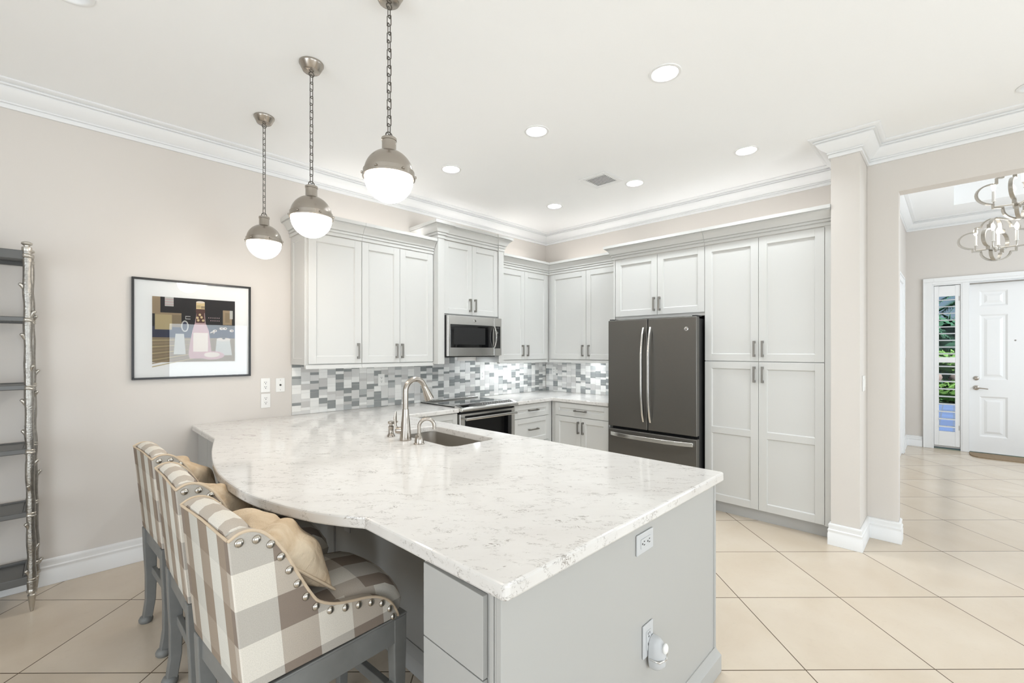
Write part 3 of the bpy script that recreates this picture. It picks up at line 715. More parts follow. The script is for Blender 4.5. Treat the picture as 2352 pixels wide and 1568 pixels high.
build('spray_head', MB().tube([e, e + td * .006, e + td * .03, e + td * .085, e + td * .098, e + td * .1], [.0175, .0195, .021, .030, .031, .027], 20), 'nickel', t, smooth=40)
pv = Vector((-.72, .69, 0))
lv = MB().tube([Vector((bx_, by_, Z0 + .062)) + pv * k for k in (.0, .05, .062)], [.021, .021, .017], 18)
build('lever_mount', lv, 'nickel', t, smooth=40)
b0 = Vector((bx_, by_, Z0 + .066)) + pv * .05
build('lever', MB().tube([b0, b0 + pv * .012 + Vector((0, 0, .03)), b0 + pv * .016 + Vector((0, 0, .07)), b0 + pv * .010 + Vector((0, 0, .115))], [.006, .007, .012, .004], 12, flat=(.55, 1)), 'nickel', t, smooth=60)
t = thing('soap_dispenser', 'short brushed nickel soap dispenser left of the tall tap', 'soap dispenser', (1.507, 2.600, Z0))
build('dispenser_body', MB().lathe([(.025, 0), (.026, .006), (.022, .014), (.0165, .022), (.016, .055), (.0175, .058), (.0175, .068), (.010, .072), (.0095, .082)], (1.507, 2.600, Z0), 24), 'nickel', t, smooth=40)
build('pump_head', MB().lathe([(.018, .0825), (.0205, .088), (.0195, .098), (.010, .102)], (1.507, 2.600, Z0), 24).tube([(1.515, 2.60, Z0 + .092), (1.555, 2.60, Z0 + .092)], .006, 10), 'nickel', t, smooth=40)
t = thing('filter_tap', 'small brushed nickel hooked water tap right of the tall tap', 'tap', (1.510, 2.281, Z0))
build('tap_body', MB().lathe([(.032, 0), (.032, .003), (.028, .006), (.027, .02), (.022, .045), (.014, .058), (.013, .062)], (1.510, 2.281, Z0), 28), 'nickel', t, smooth=40)
d2 = Vector((.85, -.5)).normalized(); R2 = .045; tp = 1.074 - .011 - R2
build('spout', MB().tube([(1.51, 2.281, Z0 + .06), (1.51, 2.281, Z0 + .09)] + arc((1.51 + d2.x * R2, 2.281 + d2.y * R2, tp), R2, 180, 0, 16, d2) + [(1.51 + d2.x * 2 * R2, 2.281 + d2.y * 2 * R2, tp - .018)], .0105, 14), 'nickel', t, smooth=60)
build('lever', MB().tube([(1.498, 2.272, Z0 + .045), (1.480, 2.262, Z0 + .052), (1.472, 2.258, Z0 + .058)], [.006, .006, .004], 10), 'nickel', t, smooth=60)

# ------------------------------------------------------------------ pendants
PG = 'globe pendants over the bar'
PEND = [(1.030, 1.794, 'nearest globe pendant of the three, its ceiling cap cut off by the frame top'), (.98, 2.545, 'middle nickel globe pendant hanging over the peninsula'), (.977, 3.360, 'nickel globe pendant closest to the beige wall with the picture')]
LINK = None
for px, py, lab in PEND:
    t = thing('pendant_light', lab, 'pendant light', (px, py, 2.12), PG)
    build('canopy', MB().lathe([(.064, CEIL - .001), (.064, CEIL - .010), (.061, CEIL - .014), (.046, CEIL - .044), (.042, CEIL - .047), (.001, CEIL - .047)], (px, py, 0), 36), 'nickel', t, smooth=40)
    dz = .014 if py < 2 else -.02
    zt, zb = CEIL - .052, 2.415 + dz
    mb = MB(); mb.tube([(px + .013 * math.cos(a), py, zt - .010 + .014 * math.sin(a)) for a in [2 * PI * k / 20 for k in range(20)]], .0026, 8, closed=True)
    mb.tube([(px + .016 * math.cos(a), py, zb + .004 + .018 * math.sin(a)) for a in [2 * PI * k / 20 for k in range(20)]], .0028, 8, closed=True)
    z = zt - .018; L = .046; k = 0; step = .0385
    n_ = round((z - (zb + .016)) / step); step = (z - (zb + .016)) / n_
    for k in range(n_):
        zc_ = z - step * (k + .5); a = math.radians(28 + 90 * (k % 2)); h_ = step * .5 + .005; w_ = .0095
        pts = [(w_, h_ - .003), (w_ - .003, h_), (-w_ + .003, h_), (-w_, h_ - .003), (-w_, -h_ + .003), (-w_ + .003, -h_), (w_ - .003, -h_), (w_, -h_ + .003)]
        mb.tube([(px + x * math.cos(a), py + x * math.sin(a), zc_ + y) for x, y in pts], .0022, 6, closed=True)
    build('chain', mb, 'chain', t, smooth=50)
    zc_ = 2.238 + dz
    build('neck', MB().lathe([(.001, 2.412), (.030, 2.411), (.0335, 2.408), (.0335, 2.398), (.031, 2.396), (.031, 2.352), (.034, 2.347), (.036, 2.342)], (px, py, dz), 32), 'nickel', t, smooth=40)
    R = .108; prof = [(R * math.cos(math.radians(a)), zc_ + .010 + R * math.sin(math.radians(a))) for a in range(6, 72, 5)]
    build('dome_shade', MB().lathe(prof + [(.034, 2.3445 + dz)], (px, py, 0), 48, caps=False), 'nickel', t, smooth=40)
    band = MB().lathe([(.1075, zc_ + .024), (.1115, zc_ + .022), (.1115, zc_ + .004), (.1150, zc_ + .002), (.1150, zc_ - .008), (.1085, zc_ - .009)], (px, py, 0), 48, caps=False)
    for k in range(6):
        a = 2 * PI * k / 6 + .55; q = MB().lathe([(.0062, 0), (.0062, .006), (.004, .010)], (0, 0, 0), 12, axis='x'); q.xf(Matrix.Translation((px, py, zc_ + .008)) @ Matrix.Rotation(a, 4, 'Z') @ Matrix.Translation((.1105, 0, 0))); band.add(q.v, q.f)
    build('band', band, 'nickel', t, smooth=40)
    R = .106; build('globe', MB().lathe([(R * math.cos(math.radians(a)), zc_ - .006 + R * 1.02 * math.sin(math.radians(a))) for a in range(0, -86, -6)] + [(.001, zc_ - .006 - R * 1.02)], (px, py, 0), 48, caps=False), 'globe', t, smooth=60)

# ------------------------------------------------------------------ recessed lights, air vent
RG = 'recessed kitchen downlights'
def downlight(x, y, label, lit=True):
    t = thing('recessed_light', label, 'recessed light', (x, y, CEIL), RG if lit else 'unlit recessed lights')
    build('trim_ring', MB().lathe([(.092, -.0005), (.090, -.004), (.078, -.006), (.072, -.004), (.070, 0), (.060, .030), (.052, .062)], (x, y, CEIL), 40, caps=False), 'canwhite' if lit else 'trim', t, smooth=50)
    build('can', MB().lathe([(.0525, .0615), (.0525, .10), (.001, .10)], (x, y, CEIL), 32, caps=False), 'canwhite' if lit else 'cangrey', t, smooth=40)
    build('lamp_face', MB().lathe([(.051, .060), (.046, .055), (.001, .052)], (x, y, CEIL), 32, caps=False), 'lens' if lit else 'cangrey', t, smooth=50)
    if lit: light('downlight_lamp', 'AREA', (x, y, CEIL + .044), DOWN_W, NEUT, target=(x, y, 0), shape='DISK', size=.085)
DLL = ['lit recessed light highest and largest in the photo', 'lit recessed light in the middle of the front row on the ceiling', 'lit recessed light nearest the chain of the nearest pendant', 'lit recessed light between the air vent and the wall end', 'lit recessed light touching the right side of the ceiling air vent', 'lit recessed light over the kitchen corner above the wall cabinets']
for (x, y), l in zip(DL, DLL): downlight(x, y, l)
downlight(*DOFF[0], 'unlit recessed light cut off at the top left corner of the photo', False)
downlight(*DOFF[1], 'unlit recessed light cut off by the right edge of the photo', False)
t = thing('air_vent', 'white louvred air vent in the kitchen ceiling', 'air vent', (3.565, 2.353, CEIL))
x0, x1, y0, y1 = 3.415, 3.715, 2.204, 2.502; zv = CEIL - .009
mb = MB(); i = .045
for a in ((x0, x1, y0, y0 + i), (x0, x1, y1 - i, y1), (x0, x0 + i, y0 + i, y1 - i), (x1 - i, x1, y0 + i, y1 - i)): mb.box(*a, zv, CEIL - .0005)
build('vent_frame', mb, 'trim', t, bevel=.003)
build('dark_backing', MB().box(x0 + i, x1 - i, y0 + i, y1 - i, CEIL - .0012, CEIL - .0006), 'slot', t)  # dark sheet standing in for the shade behind the louvers
mb = MB(); n_ = 8
for k in range(n_):
    yy = y0 + i + (y1 - y0 - 2 * i) * (k + .5) / n_
    xx = x0 + i + (x1 - x0 - 2 * i) * (k + .5) / n_
    mb.add([(xx + .004, y0 + i, zv), (xx - .003, y0 + i, zv + .003), (xx - .003, y1 - i, zv + .003), (xx + .004, y1 - i, zv), (xx + .0055, y0 + i, zv + .001), (xx - .0015, y0 + i, zv + .004), (xx - .0015, y1 - i, zv + .004), (xx + .0055, y1 - i, zv + .001)], [(0, 1, 2, 3), (4, 7, 6, 5), (0, 3, 7, 4), (1, 5, 6, 2)])
build('louvers', mb, 'trim', t)

# cabinet lighting: strips under the corner cabinets and on top of the cabinets
light('under_cabinet_strip', 'AREA', (4.0, 3.86, 1.325), 3.0, NEUT, target=(4.0, 3.93, 0.9), shape='RECTANGLE', size=.78, size_y=.04)
light('under_cabinet_strip', 'AREA', (4.62, 3.2, 1.325), 3.6, NEUT, target=(4.68, 3.2, 0.9), shape='RECTANGLE', size=.04, size_y=1.0)
light('hood_lamp', 'AREA', (3.33, 3.86, 1.402), .7, NEUT, target=(3.33, 3.9, .9), shape='DISK', size=.07)
for a, b, s1, s2, pw in (((2.05, 3.93, 2.60), 0, 1.15, .05, 1.8), ((3.10, 3.93, 2.77), 0, .8, .05, .9), ((3.98, 3.93, 2.60), 0, .8, .05, 1.6), ((4.64, 3.2, 2.60), 0, .05, 1.0, 1.6), ((4.6, 1.65, 2.60), 0, .05, 1.85, 2.6)):
    light('cabinet_top_strip', 'AREA', a, pw, WARM, target=(a[0], a[1] + 1e-4, 4), shape='RECTANGLE', size=s1, size_y=s2)

# ------------------------------------------------------------------ counter stools (local axes: x forward to the bar, y to the left, z up)
def uv_box(co, n):
    if abs(n.y) > .6: return ((co.x + .092 * (co.z - .522) + .001) * .893 + .1, (co.z - .865) * .819)
    if abs(n.x) > .75: return ((co.y + .222) * 1.125, (co.z - .865) * .819)
    return ((co.y + .222) * 1.125, co.x * .8 + co.z * .3)
WING = cat([(-.040, .957), (-.012, .972), (.02, .972), (.052, .955), (.086, .916), (.114, .871), (.138, .822), (.163, .772), (.189, .724), (.214, .690), (.262, .662), (.32, .645), (.38, .632), (.43, .612), (.472, .580), (.500, .535), (.508, .512)], 3)
NAILS = [(-.012, .948), (.032, .944), (.070, .918), (.098, .872), (.122, .824), (.146, .774), (.172, .724), (.203, .680), (.250, .648), (.302, .633), (.350, .621), (.397, .609), (.440, .588), (.473, .555), (.487, .520)]
def make_stool(label):
    t = thing('bar_stool', label, 'stool', (0, 0, 0), 'upholstered stools along the bar')
    hw = .222
    # upholstered shell: rear panel, wings, back roll, seat
    mb = MB(); n = 10; rings = []
    for k in range(n + 1):                      # rear panel with a slight lean and rounded upright edges
        z = .522 + (.958 - .522) * k / n; x = -.040 * k / n
        rings.append([(x + .03, -hw, z), (x + .006, -hw, z), (x, -hw + .008, z), (x, hw - .008, z), (x + .006, hw, z), (x + .03, hw, z)])
    mb.ring(rings); mb.uv = uv_box
    build('back_panel', mb, 'stripe', t, local=True, smooth=40)
    for sgn in (-1, 1):
        mb = MB(); bot = [(.508, .512), (0, .522)]
        outl = [(0.0, .522)] + [(x, z) for x, z in WING] + []
        mb.prism(outl, lambda a, b, d: (a, d, b), sgn * (hw - .034), sgn * (hw + .004)); mb.uv = uv_box
        w_ = build('wing', mb, 'plaid', t, local=True, bevel=.008, seg=3, smooth=35)
        pth = [(x, sgn * (hw + .003), z + .001) for x, z in WING]
        build('piping', MB().tube(pth, .0045, 8), 'pipe', w_, local=True, smooth=60)
        for x, z in NAILS: build('nailhead', MB().ball((x, sgn * (hw + .005), z), .0125, 14, 8, sc=(1, .62, 1)), 'nail', w_, local=True, smooth=60)
    mb = MB(); rings = []                       # inner back cushion rolling over the top
    prof = [(-.036, .955), (-.034, .970), (-.018, .983), (.004, .986), (.026, .976), (.042, .955), (.052, .92), (.066, .85), (.085, .74), (.10, .62), (.03, .60)]
    ys = [-.188, -.182, -.165, -.12, -.06, 0, .06, .12, .165, .182, .188]
    for y in ys:
        q = .012 - .030 * (abs(y) / .188) ** 7; s_ = .97 if abs(y) > .185 else 1
        rings.append([((x - .03) * s_ + .03, y, (z - .9) * s_ + .9 + q * .6) for x, z in prof])
    mb.ring(rings); mb.uv = uv_box
    build('back_cushion', mb, 'plaid', t, local=True, smooth=70)
    build('back_piping', MB().tube([(-.038, -hw + .004, .958), (-.039, -.1, .963), (-.039, 0, .965), (-.039, .1, .963), (-.038, hw - .004, .958)], .004, 8), 'pipe', t, local=True, smooth=60)
    mb = MB(); rings = []                       # seat cushion, boxed front wrapping past the wings
    pf = [(.04, .522), (.04, .655), (.10, .668), (.25, .677), (.40, .672), (.490, .655), (.530, .628), (.556, .588), (.562, .545), (.550, .500), (.50, .495)]
    for y, dz, sx in ((-.186, -.045, .975), (-.178, -.028, .985), (-.15, -.010, .995), (-.08, .004, 1), (0, .008, 1), (.08, .004, 1), (.15, -.010, .995), (.178, -.028, .985), (.186, -.045, .975)):
        rings.append([(x * (sx if x > .3 else 1), y, z + (dz if z > .56 else 0)) for x, z in pf])
    mb.ring(rings); mb.uv = uv_box
    build('seat_cushion', mb, 'plaid', t, local=True, smooth=70)
    # frame
    mb = MB(); z0, z1 = .415, .503
    for sgn in (-1, 1): mb.box(.045, .545, sgn * (hw - .012) - .012, sgn * (hw - .012) + .012, z0, z1)
    mb.box(.01, .034, -hw + .03, hw - .03, z0 + .02, z1 + .014).box(.525, .550, -hw + .03, hw - .03, z0, z1)
    mb.box(.02, .548, -hw - .004, hw + .004, z1 + .001, z1 + .008)
    build('apron', mb, 'stoolwood', t, local=True, bevel=.003)
    def leg(pts, label_=None):
        m_ = MB(); m_.ring([[(x + a * wx, y + b * wy, z) for a, b in ((-1, -1), (1, -1), (1, 1), (-1, 1))] for x, y, z, wx, wy in pts])
        return build('leg', m_, 'stoolwood', t, local=True, bevel=.004)
    for sgn in (-1, 1):
        y = sgn * (hw - .022)
        l = leg([(.024, y, .518, .028, .022), (.027, y, .40, .027, .021), (.031, y, .25, .024, .020), (.029, y, .12, .022, .019), (.017, y, .035, .021, .019), (.012, y, .022, .022, .020)])
        build('foot', MB().lathe([(.024, 0), (.031, .008), (.032, .02), (.026, .032), (.018, .036)], (.010, y, .0), 20), 'stoolwood', l, local=True, smooth=40)
        l = leg([(.520, y, .502, .027, .024), (.520, y, .38, .026, .023), (.522, y, .2, .021, .019), (.524, y, .03, .018, .017)])
        build('foot', MB().lathe([(.021, 0), (.028, .008), (.029, .018), (.022, .030)], (.524, y, .0), 20), 'stoolwood', l, local=True, smooth=40)
        build('stretcher', MB().box(.05, .512, y - .011, y + .011, .232, .268), 'stoolwood', t, local=True, bevel=.003)
    build('stretcher', MB().box(.030, .052, -hw + .045, hw - .045, .262, .300), 'stoolwood', t, local=True, bevel=.003)
    build('stretcher', MB().box(.508, .534, -hw + .045, hw - .045, .185, .225), 'stoolwood', t, local=True, bevel=.003)
    return t
def copy_tree(o, parent=None):
    c = o.copy(); COL.objects.link(c)
    if parent is not None: c.parent = parent
    for ch in list(o.children): copy_tree(ch, c)
    return c
ST = [(.337, 1.620, 4.5, 'plaid bar stool nearest the viewer with big nailheads on its near wing'), (.331, 2.268, 1.0, 'plaid bar stool in the middle of the row of three at the curved bar'), (.3245, 2.920, 3.6, 'plaid bar stool farthest along the bar, closest to the wall with the picture')]
proto = None
stools = []
for x, y, a, lab in ST:
    if proto is None: proto = make_stool(lab); o = proto
    else: o = copy_tree(proto); o['label'] = lab
    o.location = (x, y, 0); o.rotation_euler = (0, 0, math.radians(a)); stools.append(o)

# pillows
def pillow_mesh(wd, ht, th, seed):
    rr = random.Random(seed); mb = MB(); n = 22; top = []; bot = []
    ph = [rr.uniform(0, 6) for _ in range(6)]
    def P(i, j, s):
        u = -1 + 2 * i / n; v = -1 + 2 * j / n
        k = max(0, (1 - abs(u) ** 2.4)) ** .55 * max(0, (1 - abs(v) ** 2.4)) ** .55
        pin = 1 - .07 * (1 - abs(u) ** 2) * (abs(v) ** 3); pin2 = 1 - .07 * (1 - abs(v) ** 2) * (abs(u) ** 3)
        wob = .017 * math.sin(5 * u + ph[0] + 2 * v) * math.sin(4 * v + ph[1]) + .011 * math.sin(11 * u - 6 * v + ph[2]) * (abs(u) + abs(v)) * .7
        crease = -.026 * math.exp(-((u * .8 + v * .55 - .25) / .10) ** 2) * (1 if s > 0 else .3)
        return ((1 if s > 0 else -.35) * (th / 2) * k + (wob + crease) * k ** .6 * (1 if s > 0 else .5), u * wd / 2 * pin2, v * ht / 2 * pin)
    for s in (1, -1):
        o = len(mb.v); mb.v += [P(i, j, s) for j in range(n + 1) for i in range(n + 1)]
        for j in range(n):
            for i in range(n): a = o + j * (n + 1) + i; mb.f.append((a, a + 1, a + n + 2, a + n + 1)); mb.mi.append(0)
    edge = [P(i, 0, 1) for i in range(n)] + [P(n, j, 1) for j in range(n)] + [P(n - i, n, 1) for i in range(n)] + [P(0, n - j, 1) for j in range(n)]
    return mb, edge
PL = ['tan linen pillow leaning in the nearest plaid stool', 'tan linen pillow leaning in the middle plaid stool', 'tan linen pillow in the plaid stool nearest the wall']
for k, (st, lab) in enumerate(zip(stools, PL)):
    mb, edge = pillow_mesh(.375, .320, .215, 5 + k * 3)
    t = thing('throw_pillow', lab, 'pillow', (0, 0, 0), 'tan pillows on the stools')
    c = build('cover', mb, 'pillow', t, local=True, smooth=180); weld(c, 1e-5); c.data.polygons.foreach_set('use_smooth', [True] * len(c.data.polygons))
    mdf = c.modifiers.new('sub', 'SUBSURF'); mdf.levels = 1; mdf.render_levels = 1
    build('piping', MB().tube(edge, .0048, 8, closed=True), 'pipe', t, local=True, smooth=60)
    loc = Matrix.Translation(([.158, .135, .130][k], -.004, [.797, .774, .776][k])) @ Matrix.Rotation(math.radians([6, -5, 3][k]), 4, 'X') @ Matrix.Rotation(math.radians(-48), 4, 'Y') @ Matrix.Rotation(math.radians([5, -4, 6][k]), 4, 'Z')
    t.matrix_world = Matrix.Translation(st.location) @ Matrix.Rotation(st.rotation_euler.z, 4, 'Z') @ loc

# ------------------------------------------------------------------ framed picture
px0, px1, pz0, pz1 = .3394, 1.0756, 1.2692, 1.9867
t = thing('framed_picture', 'black framed print of a bottle and flowers hanging on the beige wall', 'picture', ((px0 + px1) / 2, YW - .015, pz0))
mP_ = RW(YW - .002); fw = .014
mb = MB()
for a in ((px0, px1, pz0, pz0 + fw), (px0, px1, pz1 - fw, pz1), (px0, px0 + fw, pz0 + fw, pz1 - fw), (px1 - fw, px1, pz0 + fw, pz1 - fw)): mbox(mb, mP_, *a, 0, .026)
build('frame', mb, 'black', t, bevel=.002)
mb = MB(); mbox(mb, mP_, px0 + fw, px1 - fw, pz0 + fw, pz1 - fw, .004, .010); build('mount', mb, 'mat', t)
mb = MB(); mb.add([mP_(px0 + fw, pz0 + fw, .016), mP_(px1 - fw, pz0 + fw, .016), mP_(px1 - fw, pz1 - fw, .016), mP_(px0 + fw, pz1 - fw, .016)], [(0, 1, 2, 3)]); build('glazing', mb, 'picglass', t, fix=False)
AX0, AX1, AZ0, AZ1 = .452, .966, 1.390, 1.862
def art():
    cols = [(38, 37, 40), (58, 62, 84), (150, 134, 108), (196, 180, 140), (226, 206, 160), (92, 62, 56), (236, 226, 214), (206, 176, 178), (170, 150, 122), (24, 24, 26), (206, 206, 200)]
    mats = [mat('print_ink_%d' % i, c, .8) for i, c in enumerate(cols)]; mb = MB(); lay = [0]
    def poly(pts, mi):
        lay[0] += 1; c = .0101 + lay[0] * .00002
        mb.add([mP_(AX0 + u * (AX1 - AX0), AZ0 + v * (AZ1 - AZ0), c) for u, v in pts], [tuple(range(len(pts)))], mi)
    R = lambda a, b, c, d, mi: poly([(a, c), (b, c), (b, d), (a, d)], mi)
    def ell(cx, cy, rx, ry, mi, n=20): poly([(cx + rx * math.cos(2 * PI * k / n), cy + ry * math.sin(2 * PI * k / n)) for k in range(n)], mi)
    R(0, 1, 0, 1, 0); R(0, 1, .38, .55, 1); R(0, 1, 0, .38, 2)
    for k in range(9): poly([(0 + .0, .34 - k * .05), (.55, .36 - k * .035), (.55, .35 - k * .035), (0, .325 - k * .05)], 8 if k % 2 else 3)
    R(0, .09, .74, 1, 8); R(.03, .22, .50, .74, 3); R(.22, .33, .54, .76, 2); R(.03, .33, .73, .76, 8); R(.14, .24, .86, 1, 10)
    for z in (.88, .92, .96): R(.14, .24, z, z + .012, 7)
    R(.84, .96, .60, .84, 8); R(.87, .93, .64, .80, 2); R(.93, .97, .70, .84, 10)
    poly([(.43, .05), (.66, .05), (.70, .12), (.68, .30), (.66, .50), (.62, .62), (.61, .78), (.51, .78), (.49, .62), (.46, .50), (.43, .30), (.41, .12)], 7)
    poly([(.47, .16), (.65, .16), (.65, .46), (.47, .46)], 6); poly([(.50, .62), (.61, .62), (.605, .78), (.51, .78)], 5)
    for a, b in ((.53, .66), (.57, .71), (.55, .75), (.52, .70), (.59, .66)): ell(a, b, .016, .02, 4, 8)
    R(.50, .615, .78, .84, 5); R(.505, .61, .84, .95, 4); R(.51, .56, .86, .90, 3); R(.565, .61, .85, .89, 8); ell(.558, .95, .052, .018, 6)
    poly([(.24, .12), (.38, .12), (.36, .44), (.26, .44)], 10); ell(.37, .56, .045, .09, 10); ell(.37, .56, .03, .07, 1)
    poly([(.74, .10), (.96, .10), (.93, .36), (.76, .36)], 10); ell(.85, .36, .09, .03, 6); ell(.70, .10, .16, .07, 7); ell(.70, .11, .10, .04, 6)
    rr = random.Random(4)
    for k in range(9):
        a = math.radians(20 + 16 * k); x, y = .85 + .17 * math.cos(a), .38 + .16 * math.sin(a)
        poly([(.847, .36), (.853, .36), (x + .003, y), (x - .003, y)], 9)
        if x < .98: ell(x, y, .028, .022, 6 if k % 3 else 9, 9); ell(x + .008, y, .011, .010, 5, 7)
    poly([(.68, .50), (.74, .52), (.70, .55)], 9); poly([(.67, .42), (.74, .44), (.69, .47)], 9)
    for r in range(2):
        for c in range(6):
            if rr.random() < .9: R(.655 + c * .026, .655 + c * .026 + .011, .70 - r * .045, .70 - r * .045 + .014, 7)
    R(.375, .435, .71, .72, 10); R(.375, .435, .67, .68, 10); R(.375, .381, .67, .72, 10)
    return build('print', mb, mats, t, fix=False)
art()

# ------------------------------------------------------------------ étagère at the left edge
SX0, SX1, SY0, SY1 = -.95, -.118, 3.712, 4.000
t = thing('etagere', 'tall silver twig-post shelf unit cut off by the left edge of the photo', 'shelf unit', ((SX0 + SX1) / 2, (SY0 + SY1) / 2, 0))
SZ = [.182, .553, .909, 1.268, 1.650, 2.010]
rr = random.Random(5)
for px_, py_, lean in ((SX1, SY0, -.020), (SX1 + .006, SY1, -.026), (SX0, SY0, .02), (SX0, SY1, .02)):
    pth = []; rad = []
    for k in range(61):
        z = .125 + (2.045 - .125) * k / 60; x = px_ + lean * z / 2.0
        pth.append((x + .0008 * math.sin(z * 23), py_ + .0008 * math.cos(z * 19), z)); rad.append(.0190 + .0016 * math.sin(z * 31 + py_ * 9) + rr.uniform(-.0007, .0007))
    p = build('post', MB().tube(pth, rad, 14), 'bark', t, smooth=70)
    fx = px_ + lean * .05
    build('foot', MB().lathe([(.007, 0), (.009, .012), (.017, .088), (.019, .092), (.014, .097), (.014, .104), (.022, .110), (.023, .118), (.020, .126)], (fx, py_, .0015), 20), 'silver', p, smooth=40)
    xt = px_ + lean * 2.05 / 2
    build('finial', MB().lathe([(.020, 2.035), (.0215, 2.045), (.0205, 2.056), (.012, 2.060), (.013, 2.066), (.023, 2.073), (.022, 2.082), (.014, 2.087), (.001, 2.088)], (xt, py_, 0), 22), 'silver', p, smooth=40)
    for z in SZ:
        x = px_ + lean * z / 2
        build('collar', MB().lathe([(.0195, z - .014), (.023, z - .010), (.0205, z - .005), (.0205, z + .001), (.0225, z + .005), (.0195, z + .009)], (x, py_, 0), 20, caps=False), 'silver', p, smooth=50)
    for k in range(11):
        z = .2 + k * .165 + rr.uniform(-.04, .04); a = rr.choice((-2.4, -1.6, -.6, .2, 2.9, -2.9)) + rr.uniform(-.3, .3); x = px_ + lean * z / 2
        d_ = Vector((math.cos(a), math.sin(a), 0)); b_ = Vector((x, py_, z)) + d_ * .015
        build('knot', MB().tube([b_ - Vector((0, 0, .02)), b_ + d_ * .006, b_ + d_ * .012 + Vector((0, 0, .008)), b_ + d_ * .016 + Vector((0, 0, .012)), b_ + d_ * .018 + Vector((0, 0, .014))], [.005, .009, .009, .008, .003], 8), 'silver', p, smooth=60)
for i, z in enumerate(SZ):
    th_ = .052 if i == 5 else .045 if i == 0 else .028
    mb = MB().box(SX0 + .005, SX1 - .014, SY0 - .012, SY0 + .012, z - th_ / 2, z + th_ / 2).box(SX0 + .005, SX1 - .014, SY1 - .012, SY1 + .012, z - th_ / 2, z + th_ / 2)
    mb.box(SX0 - .01, SX0 + .014, SY0 + .012, SY1 - .012, z - th_ / 2, z + th_ / 2).box(SX1 - .036, SX1 - .014, SY0 + .012, SY1 - .012, z - th_ / 2, z + th_ / 2)
    mb.box(SX0 + .014, SX1 - .036, SY0 + .012, SY1 - .012, z - .004, z + .008)
    build('shelf', mb, 'shelf', t, bevel=.004)

# ------------------------------------------------------------------ outlets and switches
def plate(name, label, cat_, m, a, b, kind='duplex', horiz=False, w_=.072, h_=.117, matn='plate', group=None):
    p0 = m(a, b, 0); t = thing(name, label, cat_, p0, group)
    W, H_ = (h_, w_) if horiz else (w_, h_)
    mb = MB(); mbox(mb, m, a - W / 2, a + W / 2, b - H_ / 2, b + H_ / 2, .0008, .0065); build('cover_plate', mb, matn, t, bevel=.003)
    if kind in ('duplex', 'gfci'):
        R_ = MB(); mbox(R_, m, *((a - .034, a + .034, b - .0165, b + .0165) if horiz else (a - .0165, a + .0165, b - .034, b + .034)), .0066, .0085); rc = build('receptacle', R_, matn, t, bevel=.0015)
        for s in (-1, 1):
            S = MB()
            for da, db, sa, sb in ((-.006, .006, .0016, .0045), (.006, .006, .0016, .0038), (0, -.006, .003, .003)):
                u, v = (s * .0185 + db, da) if horiz else (da, s * .0185 + db); su, sv = (sb, sa) if horiz else (sa, sb)
                mbox(S, m, a + u - su, a + u + su, b + v - sv, b + v + sv, .0086, .0089)
            build('socket_slot', S, 'slot', rc)
    elif kind == 'jack':
        J = MB(); J.ring([[m(a + r * math.cos(2 * PI * k / 16), b + r * math.sin(2 * PI * k / 16), c) for k in range(16)] for r, c in ((.008, .006), (.0075, .010), (.004, .011))]); build('jack', J, 'slot', t)
        for s in (-1, 1):
            J = MB(); J.ring([[m(a + .003 * math.cos(2 * PI * k / 10), b + s * .042 + .003 * math.sin(2 * PI * k / 10), c) for k in range(10)] for c in (.006, .0075)]); build('screw', J, 'nickel_dark', t)
    elif kind == 'switch':
        n_ = max(1, round((W - .026) / .046))
        for k in range(n_):
            ac = a + (k - (n_ - 1) / 2) * .046; R_ = MB(); mbox(R_, m, ac - .0165, ac + .0165, b - .033, b + .033, .0066, .0095); build('rocker', R_, 'plate', t, bevel=.002)
    return t
mWL = RW(YW)
plate('wall_outlet', 'white outlet below the picture, upper one of the stacked pair', 'outlet', mWL, 1.189, 1.186, group='outlets on the beige wall')
plate('wall_outlet', 'white outlet below the picture, lower one of the stacked pair', 'outlet', mWL, 1.191, 1.057, group='outlets on the beige wall')
plate('cable_jack_plate', 'white cable jack plate between the stacked outlets and the mosaic tiles', 'wall plate', mWL, 1.304, 1.182, 'jack')
mBS = RW(YW - .0095)
plate('backsplash_outlet', 'white outlet set in the mosaic tiles left of the tall tap', 'outlet', mBS, 2.238, 1.182, group='outlets in the backsplash')
plate('backsplash_outlet', 'white outlet in the mosaic tiles right of the range', 'outlet', mBS, 3.575, 1.175, group='outlets in the backsplash')
plate('backsplash_outlet', 'white outlet in the mosaic tiles at the kitchen corner', 'outlet', PW(XW - .0095), 3.90, 1.195, group='outlets in the backsplash')
mEP = RW(.781)
plate('peninsula_outlet', 'grey white double outlet set sideways under the worktop on the peninsula end', 'outlet', mEP, 1.453, .800, horiz=True, matn='greyplast')
plate('peninsula_outlet', 'grey white outlet low on the peninsula end behind the plugged-in night light', 'outlet', mEP, 1.474, .445, matn='greyplast')
plate('knee_wall_outlet', 'pale outlet in the shaded recess under the curved bar', 'outlet', PW(1.150), 2.46, .50, matn='greyplast')
plate('light_switch', 'white double rocker switch on the side of the wall end', 'light switch', RW(.490), 4.29, 1.225, 'switch', w_=.117)
plate('light_switch', 'white switch on the foyer side wall beyond the cased doorway', 'light switch', RW(FY), 9.02, 1.42, 'switch')
